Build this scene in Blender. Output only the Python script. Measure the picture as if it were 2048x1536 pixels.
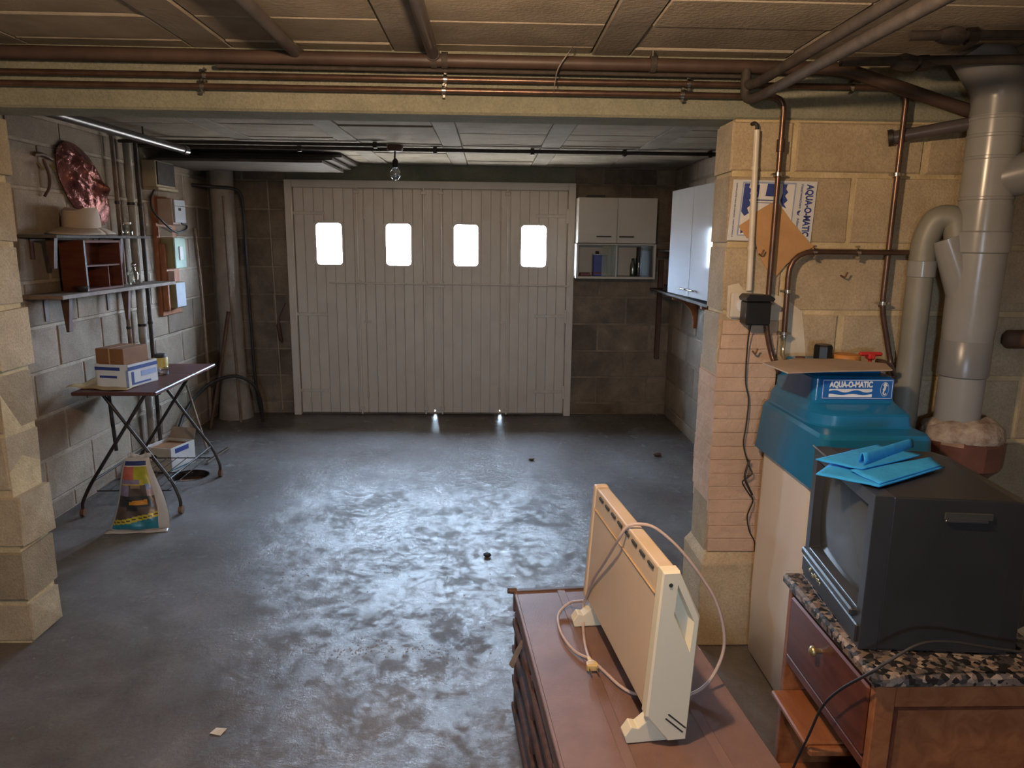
import bpy, bmesh, math, random
from mathutils import Matrix, Vector

random.seed(7)
for o in list(bpy.data.objects):
    bpy.data.objects.remove(o)
scene = bpy.context.scene
COL = scene.collection
PI = math.pi

# ------------------------------------------------------------------ camera
PITCH, YAW, ROLL, FOCAL = 0.196, 0.0307, 0.0118, 1444.0
fw = Vector((math.sin(YAW) * math.cos(PITCH), math.cos(YAW) * math.cos(PITCH), -math.sin(PITCH)))
r0 = Vector((math.cos(YAW), -math.sin(YAW), 0))
u0 = r0.cross(fw)
rt = r0 * math.cos(ROLL) + u0 * math.sin(ROLL)
up = u0 * math.cos(ROLL) - r0 * math.sin(ROLL)
cam = bpy.data.cameras.new('camera')
cam.sensor_width = 36
cam.lens = 36 * FOCAL / 2048
cam.clip_start = 0.05
camo = bpy.data.objects.new('camera', cam)
COL.objects.link(camo)
camo.matrix_world = Matrix(((rt.x, up.x, -fw.x, 0), (rt.y, up.y, -fw.y, 0), (rt.z, up.z, -fw.z, 1.55), (0, 0, 0, 1)))
scene.camera = camo

# ------------------------------------------------------------------ world, daylight portals, exposure
SKY = 200.0
world = bpy.data.worlds.new('overcast_sky')
scene.world = world
world.use_nodes = True
bg = world.node_tree.nodes['Background']
# overcast sky above, dull ground below the horizon
_nt = world.node_tree
_tc = _nt.nodes.new('ShaderNodeTexCoord')
_sx = _nt.nodes.new('ShaderNodeSeparateXYZ')
_rp = _nt.nodes.new('ShaderNodeValToRGB')
_rp.color_ramp.elements[0].position = 0.47
_rp.color_ramp.elements[0].color = (0.23, 0.23, 0.22, 1)
_rp.color_ramp.elements[1].position = 0.53
_rp.color_ramp.elements[1].color = (0.60, 0.785, 1.0, 1)
_mr = _nt.nodes.new('ShaderNodeMapRange')
_mr.inputs['From Min'].default_value = -1
_nt.links.new(_tc.outputs['Generated'], _sx.inputs[0])
_nt.links.new(_sx.outputs['Z'], _mr.inputs[0])
_nt.links.new(_mr.outputs[0], _rp.inputs[0])
_nt.links.new(_rp.outputs[0], bg.inputs[0])
bg.inputs[1].default_value = SKY
LAMP = 17.5          # emission of the near bulb
PANES = [(-1.499, -1.274), (-0.905, -0.684), (-0.323, -0.108), (0.257, 0.480)]
PZ0, PZ1 = 1.325, 1.683


def portal(x, y, z, sx, sz, facing):
    l = bpy.data.lights.new('window_portal', 'AREA')
    l.shape = 'RECTANGLE'
    l.size, l.size_y = sx, sz
    l.cycles.is_portal = True
    o = bpy.data.objects.new('window_portal', l)
    COL.objects.link(o)
    o.location = (x, y, z)
    o.rotation_euler = (-PI / 2 if facing < 0 else PI / 2, 0, 0)   # -Z axis points along facing*Y


for a, b in PANES:
    portal((a + b) / 2, 6.47, (PZ0 + PZ1) / 2, b - a, PZ1 - PZ0, -1)
REARW = (-0.40, 0.0, 1.25, 1.60)     # window in the rear wall, behind the viewer
portal((REARW[0] + REARW[1]) / 2, -1.72, (REARW[2] + REARW[3]) / 2, REARW[1] - REARW[0], REARW[3] - REARW[2], 1)

vs = scene.view_settings
vs.view_transform = 'Standard'
vs.look = 'None'
vs.exposure = 0.12
vs.gamma = 1.0
vs.use_curve_mapping = False
scene.cycles.use_denoising = True
scene.cycles.adaptive_threshold = 0.02
scene.cycles.max_bounces = 7
scene.cycles.diffuse_bounces = 5
scene.cycles.glossy_bounces = 3
scene.cycles.transparent_max_bounces = 10
scene.cycles.sample_clamp_indirect = 6.0
scene.cycles.caustics_reflective = False
scene.cycles.caustics_refractive = False


# ------------------------------------------------------------------ materials
def new_mat(name):
    m = bpy.data.materials.new(name)
    m.use_nodes = True
    nt = m.node_tree
    return m, nt, nt.nodes['Principled BSDF']


def N(nt, t, **k):
    n = nt.nodes.new(t)
    for a, b in k.items():
        setattr(n, a, b)
    return n


def coords(nt, stretch=(1, 1, 1), rand=True):
    tc = N(nt, 'ShaderNodeTexCoord')
    mp = N(nt, 'ShaderNodeMapping')
    mp.inputs['Scale'].default_value = stretch
    nt.links.new(tc.outputs['Object'], mp.inputs['Vector'])
    if rand:
        oi = N(nt, 'ShaderNodeObjectInfo')
        mu = N(nt, 'ShaderNodeMath', operation='MULTIPLY')
        mu.inputs[1].default_value = 37.0
        nt.links.new(oi.outputs['Random'], mu.inputs[0])
        cb = N(nt, 'ShaderNodeCombineXYZ')
        for i in range(3):
            nt.links.new(mu.outputs[0], cb.inputs[i])
        nt.links.new(cb.outputs[0], mp.inputs['Location'])
    return mp.outputs['Vector']


def noise(nt, vec, scale, detail=5, rough=0.6, dist=0.0):
    n = N(nt, 'ShaderNodeTexNoise')
    n.inputs['Scale'].default_value = scale
    n.inputs['Detail'].default_value = detail
    n.inputs['Roughness'].default_value = rough
    n.inputs['Distortion'].default_value = dist
    nt.links.new(vec, n.inputs['Vector'])
    return n.outputs['Fac']


def ramp(nt, fac, stops):
    r = N(nt, 'ShaderNodeValToRGB')
    e = r.color_ramp.elements
    while len(e) < len(stops):
        e.new(0.5)
    for i, (p, c) in enumerate(stops):
        e[i].position = p
        e[i].color = (c[0], c[1], c[2], 1) if isinstance(c, tuple) else (c, c, c, 1)
    nt.links.new(fac, r.inputs[0])
    return r.outputs[0]


def mixc(nt, fac, a, b, mode='MIX'):
    m = N(nt, 'ShaderNodeMix', data_type='RGBA', blend_type=mode)
    for s, v in ((m.inputs[0], fac), (m.inputs[6], a), (m.inputs[7], b)):
        if isinstance(v, (int, float)):
            s.default_value = v
        elif isinstance(v, tuple):
            s.default_value = (v[0], v[1], v[2], 1)
        else:
            nt.links.new(v, s)
    return m.outputs[2]


def bump(nt, bsdf, h, strength, dist=0.01):
    b = N(nt, 'ShaderNodeBump')
    b.inputs['Strength'].default_value = strength
    b.inputs['Distance'].default_value = dist
    nt.links.new(h, b.inputs['Height'])
    nt.links.new(b.outputs[0], bsdf.inputs['Normal'])


def mat(name, c, c2=None, rough=0.6, metal=0.0, scale=9.0, lo=0.35, hi=0.65, bmp=0.0, bscale=60.0,
        stretch=(1, 1, 1), spec=0.5, tone=0.0, coat=0.0, dist=0.0, rand=True):
    m, nt, b = new_mat(name)
    b.inputs['Roughness'].default_value = rough
    b.inputs['Metallic'].default_value = metal
    b.inputs['Specular IOR Level'].default_value = spec
    b.inputs['Coat Weight'].default_value = coat
    if c2 is None:
        c2 = tuple(x * 0.82 for x in c)
    v = coords(nt, stretch, rand)
    f = noise(nt, v, scale, dist=dist)
    col = ramp(nt, f, [(lo, c2), (hi, c)])
    if tone:
        oi = N(nt, 'ShaderNodeObjectInfo')
        mr = N(nt, 'ShaderNodeMapRange')
        mr.inputs['To Min'].default_value = 1 - tone
        mr.inputs['To Max'].default_value = 1 + tone
        nt.links.new(oi.outputs['Random'], mr.inputs[0])
        cb = N(nt, 'ShaderNodeCombineXYZ')
        for i in range(3):
            nt.links.new(mr.outputs[0], cb.inputs[i])
        col = mixc(nt, 1.0, col, cb.outputs[0], 'MULTIPLY')
    nt.links.new(col, b.inputs['Base Color'])
    if bmp:
        bump(nt, b, noise(nt, v, bscale, 4), bmp)
    return m


def glass_mat(name, tint=(0.9, 0.95, 0.95), gloss=0.12, rough=0.03):
    m, nt, b = new_mat(name)
    t = N(nt, 'ShaderNodeBsdfTransparent')
    t.inputs[0].default_value = (*tint, 1)
    g = N(nt, 'ShaderNodeBsdfGlossy')
    g.inputs['Roughness'].default_value = rough
    mx = N(nt, 'ShaderNodeMixShader')
    mx.inputs[0].default_value = gloss
    nt.links.new(t.outputs[0], mx.inputs[1])
    nt.links.new(g.outputs[0], mx.inputs[2])
    nt.links.new(mx.outputs[0], nt.nodes['Material Output'].inputs[0])
    return m


def block_mat(name, light, dark, stain, stain_amt, bmp=0.5):
    m, nt, b = new_mat(name)
    b.inputs['Roughness'].default_value = 0.92
    b.inputs['Specular IOR Level'].default_value = 0.2
    v = coords(nt)
    col = ramp(nt, noise(nt, v, 6, 6, 0.65), [(0.3, dark), (0.7, light)])
    g = noise(nt, v, 130, 3, 0.7)
    col = mixc(nt, 0.35, col, ramp(nt, g, [(0.35, 0.35), (0.6, 1.0)]), 'MULTIPLY')
    tc = N(nt, 'ShaderNodeNewGeometry')
    st = noise(nt, tc.outputs['Position'], 1.7, 6, 0.6, 0.6)
    sm = ramp(nt, st, [(0.46, 0.0), (0.66, 1.0)])
    fac = N(nt, 'ShaderNodeMath', operation='MULTIPLY')
    fac.inputs[1].default_value = stain_amt
    nt.links.new(sm, fac.inputs[0])
    col = mixc(nt, fac.outputs[0], col, stain)
    oi = N(nt, 'ShaderNodeObjectInfo')
    mr = N(nt, 'ShaderNodeMapRange')
    mr.inputs['To Min'].default_value = 0.72
    mr.inputs['To Max'].default_value = 1.12
    nt.links.new(oi.outputs['Random'], mr.inputs[0])
    cb = N(nt, 'ShaderNodeCombineXYZ')
    for i in range(3):
        nt.links.new(mr.outputs[0], cb.inputs[i])
    col = mixc(nt, 1.0, col, cb.outputs[0], 'MULTIPLY')
    nt.links.new(col, b.inputs['Base Color'])
    h = N(nt, 'ShaderNodeMath', operation='ADD')
    nt.links.new(noise(nt, v, 25, 5), h.inputs[0])
    nt.links.new(g, h.inputs[1])
    bump(nt, b, h.outputs[0], bmp, 0.006)
    return m


MT = {}
MT['block'] = block_mat('beige concrete block', (0.57, 0.46, 0.305), (0.41, 0.32, 0.205), (0.26, 0.195, 0.125), 0.4)
MT['block_grey'] = block_mat('grey concrete block', (0.43, 0.345, 0.265), (0.31, 0.245, 0.185), (0.20, 0.155, 0.12), 0.5)
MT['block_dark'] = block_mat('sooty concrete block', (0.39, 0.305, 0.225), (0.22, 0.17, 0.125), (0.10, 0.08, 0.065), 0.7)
MT['mortar'] = mat('sand mortar', (0.62, 0.50, 0.30), (0.48, 0.38, 0.22), 0.95, scale=14, bmp=0.6, bscale=90, spec=0.2)
MT['mortar_grey'] = mat('grey mortar', (0.46, 0.385, 0.30), (0.36, 0.295, 0.23), 0.95, scale=14, bmp=0.6, bscale=90, spec=0.2)
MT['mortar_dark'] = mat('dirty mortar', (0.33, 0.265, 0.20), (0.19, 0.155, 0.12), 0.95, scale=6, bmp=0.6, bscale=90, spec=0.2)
MT['pier'] = mat('pink limewashed brick', (0.55, 0.385, 0.275), (0.45, 0.31, 0.215), 0.95, scale=4, bmp=1.0, bscale=28, spec=0.2, tone=0.02, rand=False)
MT['plaster'] = mat('pale plaster patch', (0.62, 0.55, 0.42), (0.50, 0.42, 0.30), 0.9, scale=10, bmp=0.3)
MT['beam'] = block_mat('cast concrete', (0.45, 0.43, 0.32), (0.33, 0.32, 0.235), (0.22, 0.24, 0.18), 0.6, 0.5)
MT['joist'] = mat('precast joist concrete', (0.33, 0.29, 0.24), (0.24, 0.205, 0.165), 0.9, scale=5, bmp=0.3, spec=0.2)
MT['ceil'] = mat('fibrous ceiling block', (0.40, 0.345, 0.27), (0.275, 0.235, 0.185), 0.95, scale=4.0, bmp=0.35, bscale=70,
                 spec=0.15, tone=0.05)


def floor_material():
    m, nt, b = new_mat('worn concrete floor')
    tc = N(nt, 'ShaderNodeNewGeometry')
    P = tc.outputs['Position']
    big = noise(nt, P, 0.9, 6, 0.6, 0.5)
    col = ramp(nt, big, [(0.34, (0.098, 0.075, 0.063)), (0.50, (0.150, 0.133, 0.124)), (0.66, (0.225, 0.214, 0.212))])
    mid = noise(nt, P, 4.5, 8, 0.72, 0.3)
    flake = ramp(nt, mid, [(0.50, 0.0), (0.60, 1.0)])
    col = mixc(nt, 0.45, col, ramp(nt, mid, [(0.35, 0.45), (0.62, 1.1)]), 'MULTIPLY')
    pale = noise(nt, P, 7.5, 9, 0.78, 0.2)
    pm = ramp(nt, pale, [(0.64, 0.0), (0.71, 1.0)])
    col = mixc(nt, pm, col, (0.36, 0.33, 0.31))
    fine = noise(nt, P, 70, 4, 0.7)
    col = mixc(nt, 0.3, col, ramp(nt, fine, [(0.3, 0.45), (0.6, 1.0)]), 'MULTIPLY')
    nt.links.new(col, b.inputs['Base Color'])
    b.inputs['Roughness'].default_value = 0.6
    b.inputs['Specular IOR Level'].default_value = 0.18
    w1 = noise(nt, P, 3.2, 8, 0.8, 0.7)
    w2 = noise(nt, P, 17, 8, 0.75, 0.3)
    wm = N(nt, 'ShaderNodeMath', operation='MULTIPLY_ADD')
    wm.inputs[1].default_value = 0.45
    wm2 = N(nt, 'ShaderNodeMath', operation='MULTIPLY')
    wm2.inputs[1].default_value = 0.55
    nt.links.new(w1, wm2.inputs[0])
    nt.links.new(w2, wm.inputs[0])
    nt.links.new(wm2.outputs[0], wm.inputs[2])
    wear = wm.outputs[0]
    rr = N(nt, 'ShaderNodeMapRange')
    rr.inputs['From Min'].default_value = 0.45
    rr.inputs['From Max'].default_value = 0.54
    rr.inputs['To Min'].default_value = 0.0
    rr.inputs['To Max'].default_value = 0.68
    nt.links.new(wear, rr.inputs[0])
    nt.links.new(rr.outputs[0], b.inputs['Coat Weight'])
    cr = N(nt, 'ShaderNodeMapRange')
    cr.inputs['From Min'].default_value = 0.35
    cr.inputs['From Max'].default_value = 0.65
    cr.inputs['To Min'].default_value = 0.31
    cr.inputs['To Max'].default_value = 0.16
    nt.links.new(mid, cr.inputs[0])
    nt.links.new(cr.outputs[0], b.inputs['Coat Roughness'])
    b.inputs['Coat IOR'].default_value = 1.55
    h1 = N(nt, 'ShaderNodeMath', operation='MULTIPLY_ADD')
    h1.inputs[1].default_value = 0.45
    nt.links.new(flake, h1.inputs[0])
    nt.links.new(noise(nt, P, 34, 9, 0.78), h1.inputs[2])
    bump(nt, b, h1.outputs[0], 0.27, 0.008)
    nt.links.new(b.inputs['Normal'].links[0].from_socket, b.inputs['Coat Normal'])
    return m


MT['floor'] = floor_material()
MT['plainwall'] = mat('plain rough wall', (0.42, 0.36, 0.28), (0.32, 0.27, 0.20), 0.95, scale=4, bmp=0.4)
MT['gate'] = mat('cream gate paint', (0.73, 0.665, 0.59), (0.66, 0.595, 0.52), 0.55, scale=4, bmp=0.06)
MT['gate_gloss'] = mat('cream gloss rod', (0.80, 0.74, 0.66), (0.75, 0.69, 0.61), 0.22, scale=6)
MT['gate_iron'] = mat('painted iron strap', (0.68, 0.62, 0.55), (0.58, 0.53, 0.46), 0.4, scale=20)
MT['pane'] = glass_mat('window glass', (0.97, 0.98, 1.0), 0.06)
MT['copper'] = mat('brown copper', (0.17, 0.10, 0.07), (0.10, 0.06, 0.045), 0.33, 0.65, scale=14)
MT['brownpipe'] = mat('brown painted pipe', (0.085, 0.052, 0.038), (0.055, 0.034, 0.026), 0.5, 0.0, scale=10)
MT['rustpipe'] = mat('rusty steel pipe', (0.062, 0.048, 0.039), (0.036, 0.028, 0.023), 0.75, 0.0, scale=25, bmp=0.2)
MT['darkpipe'] = mat('dark grey pipe', (0.13, 0.11, 0.11), (0.08, 0.07, 0.07), 0.3, 0.3, scale=12)
MT['pvc'] = mat('grey pvc', (0.30, 0.30, 0.29), (0.25, 0.25, 0.245), 0.24, scale=4)
MT['pvc_dark'] = mat('dark grey pvc', (0.22, 0.22, 0.22), (0.18, 0.18, 0.18), 0.3, scale=4)
MT['pvc_dusty'] = mat('dusty olive grey pvc', (0.25, 0.24, 0.20), (0.19, 0.185, 0.155), 0.45, scale=4)
MT['clay'] = mat('glazed clay collar', (0.15, 0.06, 0.04), (0.08, 0.035, 0.028), 0.4, scale=8, bmp=0.2)
MT['mortar_cap'] = mat('crumbly mortar cap', (0.45, 0.38, 0.31), (0.22, 0.15, 0.11), 0.95, scale=22, bmp=0.9, bscale=45)
MT['white_conduit'] = mat('ivory conduit', (0.66, 0.60, 0.50), None, 0.4)
MT['black'] = mat('black plastic', (0.012, 0.012, 0.013), (0.007, 0.007, 0.008), 0.4, bmp=0.05, bscale=400)
MT['rubber'] = mat('black rubber', (0.025, 0.02, 0.018), None, 0.6)
MT['steel'] = mat('bright steel', (0.75, 0.72, 0.68), None, 0.2, 1.0)
MT['chrome'] = mat('chrome tube', (0.8, 0.8, 0.8), None, 0.12, 1.0)
MT['iron'] = mat('dark iron', (0.055, 0.045, 0.04), (0.03, 0.022, 0.02), 0.5, 0.5, scale=20)
MT['rust'] = mat('rusty caster', (0.20, 0.10, 0.05), (0.10, 0.05, 0.025), 0.75, scale=30)
MT['white'] = mat('white board', (0.72, 0.72, 0.70), None, 0.5)
MT['laminate'] = mat('pale grey laminate', (0.60, 0.61, 0.63), (0.57, 0.58, 0.60), 0.07, scale=3)
MT['laminate_matt'] = mat('matt cream laminate', (0.58, 0.54, 0.47), (0.53, 0.49, 0.42), 0.4, scale=3)
MT['paper'] = mat('white paper', (0.70, 0.69, 0.67), (0.63, 0.61, 0.58), 0.8, scale=6)
MT['poster'] = mat('poster card', (0.60, 0.61, 0.62), (0.54, 0.55, 0.56), 0.45, scale=3)
MT['print_blue'] = mat('blue print', (0.035, 0.06, 0.26), (0.03, 0.05, 0.2), 0.5, scale=30)
MT['print_pale'] = mat('pale blue print', (0.33, 0.40, 0.56), (0.24, 0.30, 0.48), 0.5, scale=40)
MT['kraft'] = mat('kraft card', (0.52, 0.30, 0.13), (0.42, 0.23, 0.10), 0.8, scale=5, bmp=0.15)
MT['carton'] = mat('brown carton', (0.27, 0.115, 0.04), (0.21, 0.085, 0.03), 0.8, scale=5)
MT['greycard'] = mat('grey brown card sheet', (0.42, 0.32, 0.25), (0.33, 0.25, 0.19), 0.7, scale=5)
MT['card_edge'] = mat('pale card edge', (0.7, 0.6, 0.48), None, 0.8)
MT['hood'] = mat('blue moulded plastic', (0.013, 0.165, 0.36), (0.011, 0.145, 0.325), 0.22, scale=4)
MT['plate'] = mat('bright blue label', (0.018, 0.13, 0.42), (0.016, 0.12, 0.39), 0.3, scale=5)
MT['softbody'] = mat('cream moulded plastic', (0.84, 0.775, 0.72), (0.80, 0.735, 0.68), 0.35, scale=3)
MT['ink_white'] = mat('white ink', (0.85, 0.87, 0.9), None, 0.5)
MT['tv'] = mat('charcoal plastic', (0.022, 0.022, 0.023), (0.016, 0.016, 0.017), 0.38, scale=6, bmp=0.06, bscale=500)
MT['tv_gloss'] = mat('satin black bezel', (0.03, 0.031, 0.035), (0.024, 0.025, 0.028), 0.3, scale=6)
MT['screen'] = mat('dark tube glass', (0.055, 0.055, 0.05), (0.05, 0.05, 0.046), 0.12, scale=2)
MT['gold'] = mat('gold lettering', (0.55, 0.45, 0.22), None, 0.35, 0.8)
MT['cloth'] = mat('turquoise cloth', (0.02, 0.31, 0.70), (0.015, 0.25, 0.60), 0.85, scale=18, bmp=0.25, bscale=220, rand=False)
MT['wood'] = mat('red brown veneer', (0.32, 0.12, 0.048), (0.21, 0.068, 0.026), 0.35, scale=3.0, stretch=(6, 1, 6), coat=0.2, dist=1.2)
MT['wood_dark'] = mat('dark red veneer', (0.14, 0.042, 0.022), (0.08, 0.022, 0.012), 0.3, scale=3.0, stretch=(8, 1, 8), coat=0.3, dist=1.0)
MT['wood_box'] = mat('dark mahogany box', (0.15, 0.045, 0.022), (0.09, 0.025, 0.014), 0.75, scale=4, stretch=(1, 1, 7), spec=0.2)
MT['wood_orange'] = mat('orange stained board', (0.36, 0.14, 0.055), (0.26, 0.09, 0.035), 0.55, scale=5, stretch=(6, 6, 1))
MT['wood_grey'] = mat('grey weathered plank', (0.13, 0.108, 0.092), (0.085, 0.07, 0.058), 0.8, scale=5, stretch=(1, 5, 1), spec=0.2)
MT['wood_brown'] = mat('dark brown timber', (0.12, 0.055, 0.03), (0.07, 0.03, 0.018), 0.65, scale=8)
MT['stick'] = mat('dusty stick', (0.24, 0.17, 0.12), (0.15, 0.10, 0.07), 0.8, scale=12)
MT['trunk'] = mat('mauve brown leatherette', (0.20, 0.115, 0.092), (0.15, 0.082, 0.064), 0.5, scale=6, bmp=0.12, bscale=180)
MT['trunk_dark'] = mat('dark trunk batten', (0.11, 0.05, 0.035), (0.06, 0.028, 0.02), 0.55, scale=8, stretch=(1, 6, 1))
MT['tabletop'] = mat('maroon table top', (0.115, 0.04, 0.034), (0.085, 0.03, 0.026), 0.45, scale=7)
MT['heater'] = mat('beige enamel', (0.60, 0.46, 0.32), (0.56, 0.43, 0.30), 0.42, scale=4)
MT['heater_cap'] = mat('cream plastic cap', (0.72, 0.65, 0.49), (0.69, 0.62, 0.46), 0.38, scale=3)
MT['heater_edge'] = mat('tan edge', (0.52, 0.34, 0.16), None, 0.5)
MT['slot'] = mat('dark slot', (0.03, 0.028, 0.022), None, 0.8)
MT['cord'] = mat('pinkish grey flex', (0.50, 0.38, 0.33), (0.42, 0.31, 0.26), 0.55, scale=20)
MT['plug'] = mat('yellowed plug', (0.62, 0.43, 0.17), (0.5, 0.33, 0.12), 0.45, scale=20)
MT['felt'] = mat('cream felt', (0.52, 0.41, 0.31), (0.46, 0.36, 0.27), 0.95, scale=10, bmp=0.2, bscale=200)
MT['clear'] = glass_mat('clear jar glass', (0.82, 0.84, 0.80), 0.22, 0.08)
MT['bulb_glass'] = glass_mat('bulb glass', (0.80, 0.85, 0.9), 0.45, 0.10)
MT['green_glass'] = glass_mat('green bottle glass', (0.35, 0.5, 0.35), 0.2, 0.08)
MT['dark_glass'] = glass_mat('dark bottle glass', (0.2, 0.28, 0.3), 0.2, 0.08)
MT['yellow'] = mat('yellow plastic', (0.60, 0.44, 0.10), (0.5, 0.36, 0.08), 0.5)
MT['film'] = mat('crumpled yellow film', (0.58, 0.42, 0.18), (0.46, 0.32, 0.13), 0.4, scale=12, bmp=0.4, bscale=30)
MT['red'] = mat('red tap plastic', (0.55, 0.03, 0.03), None, 0.4)
MT['orange'] = mat('orange cap', (0.55, 0.22, 0.05), None, 0.5)
MT['bluecan'] = mat('blue tin', (0.04, 0.06, 0.30), (0.03, 0.045, 0.22), 0.35)
MT['redbrown'] = mat('red brown print', (0.2, 0.04, 0.06), None, 0.5)
MT['foil'] = mat('crimson foil', (0.36, 0.13, 0.11), (0.16, 0.05, 0.045), 0.24, 0.65, scale=9, bmp=1.0, bscale=32)
MT['concrete_col'] = mat('rendered column', (0.37, 0.33, 0.28), (0.25, 0.21, 0.17), 0.9, scale=4, bmp=0.4)
MT['bagwhite'] = mat('white sack film', (0.58, 0.53, 0.49), (0.5, 0.45, 0.41), 0.3, scale=10, bmp=0.2, bscale=25)
for nm, c in dict(navy=(0.03, 0.05, 0.17), red=(0.5, 0.12, 0.09), lime=(0.42, 0.38, 0.02), mauve=(0.25, 0.20, 0.30), brown=(0.10, 0.065, 0.055),
                  sky=(0.2, 0.32, 0.6), orange=(0.62, 0.25, 0.02), coal=(0.035, 0.032, 0.035), yellow=(0.6, 0.47, 0.04), teal=(0.03, 0.22, 0.30),
                  pink=(0.42, 0.30, 0.36), tan=(0.3, 0.2, 0.13)).items():
    MT['bag_' + nm] = mat('sack print ' + nm, c, tuple(x * 0.7 for x in c), 0.3, scale=25, bmp=0.2, bscale=25)
MT['beige_box'] = mat('beige bakelite', (0.42, 0.34, 0.23), (0.36, 0.29, 0.19), 0.5)
MT['pinkgrey'] = mat('pinkish enclosure', (0.48, 0.35, 0.29), None, 0.5)
MT['palegrey'] = mat('pale blue grey cover', (0.50, 0.53, 0.58), None, 0.3)
MT['palegreen'] = mat('pale green cover', (0.50, 0.62, 0.52), None, 0.12)
MT['olive'] = mat('olive enclosure', (0.30, 0.24, 0.11), None, 0.5)
MT['stone'] = mat('black lump', (0.02, 0.02, 0.02), None, 0.8)
MT['crumb'] = mat('pale crumbs', (0.42, 0.38, 0.35), (0.30, 0.27, 0.25), 0.95)
MT['dirt'] = mat('brown dirt', (0.09, 0.05, 0.03), None, 0.95)


def marble_material():
    m, nt, b = new_mat('conglomerate marble')
    v = coords(nt, rand=False)
    def vor(scale):
        n = N(nt, 'ShaderNodeTexVoronoi')
        n.inputs['Scale'].default_value = scale
        nt.links.new(v, n.inputs['Vector'])
        s = N(nt, 'ShaderNodeSeparateColor')
        nt.links.new(n.outputs['Color'], s.inputs[0])
        return s.outputs[0], n.outputs['Distance']
    a, da = vor(82)
    c = ramp(nt, a, [(0.0, (0.02, 0.018, 0.018)), (0.3, (0.05, 0.045, 0.045)), (0.45, (0.11, 0.095, 0.088)), (0.62, (0.18, 0.13, 0.105)), (0.84, (0.30, 0.235, 0.19)), (1.0, (0.55, 0.48, 0.42))])
    for e in nt.nodes:
        if e.type == 'VALTORGB':
            e.color_ramp.interpolation = 'CONSTANT'
    col = mixc(nt, 0.45, c, ramp(nt, noise(nt, v, 60, 6, 0.7, 1.5), [(0.3, 0.25), (0.65, 1.2)]), 'MULTIPLY')
    nt.links.new(col, b.inputs['Base Color'])
    b.inputs['Roughness'].default_value = 0.22
    return m


MT['marble'] = marble_material()


def emit_mat(name, c, s):
    m, nt, b = new_mat(name)
    e = N(nt, 'ShaderNodeEmission')
    e.inputs[0].default_value = (*c, 1)
    e.inputs[1].default_value = s
    nt.links.new(e.outputs[0], nt.nodes['Material Output'].inputs[0])
    return m


# ------------------------------------------------------------------ mesh builder
WM = {}          # world matrices of roots


def thing(name, label, cat, loc=(0, 0, 0), rz=0.0, group=None, kind=None):
    o = bpy.data.objects.new(name, None)
    o.empty_display_size = 0.05
    COL.objects.link(o)
    o.location = loc
    o.rotation_euler = (0, 0, rz)
    WM[o.name] = Matrix.Translation(loc) @ Matrix.Rotation(rz, 4, 'Z')
    tag(o, label, cat, group, kind)
    return o


def tag(o, label=None, cat=None, group=None, kind=None):
    if label:
        o['label'] = label
    if cat:
        o['category'] = cat
    if group:
        o['group'] = group
    if kind:
        o['kind'] = kind
    return o


def rounded(points, r, seg=5):
    """polyline with its corners rounded to radius r"""
    P = [Vector(p) for p in points]
    out = [P[0]]
    for i in range(1, len(P) - 1):
        a, b, c = P[i - 1], P[i], P[i + 1]
        d1, d2 = (a - b), (c - b)
        k = min(r, d1.length * 0.48, d2.length * 0.48)
        p, q = b + d1.normalized() * k, b + d2.normalized() * k
        for j in range(seg + 1):
            t = j / seg
            out.append(p * (1 - t) ** 2 + b * 2 * t * (1 - t) + q * t * t)
    out.append(P[-1])
    return out


def spline(points, seg=6):
    P = [Vector(p) for p in points]
    P = [P[0] * 2 - P[1]] + P + [P[-1] * 2 - P[-2]]
    out = []
    for i in range(1, len(P) - 2):
        a, b, c, d = P[i - 1:i + 3]
        for j in range(seg):
            t = j / seg
            out.append(0.5 * (2 * b + (c - a) * t + (2 * a - 5 * b + 4 * c - d) * t * t + (3 * b - a - 3 * c + d) * t ** 3))
    out.append(P[-2])
    return out


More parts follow.
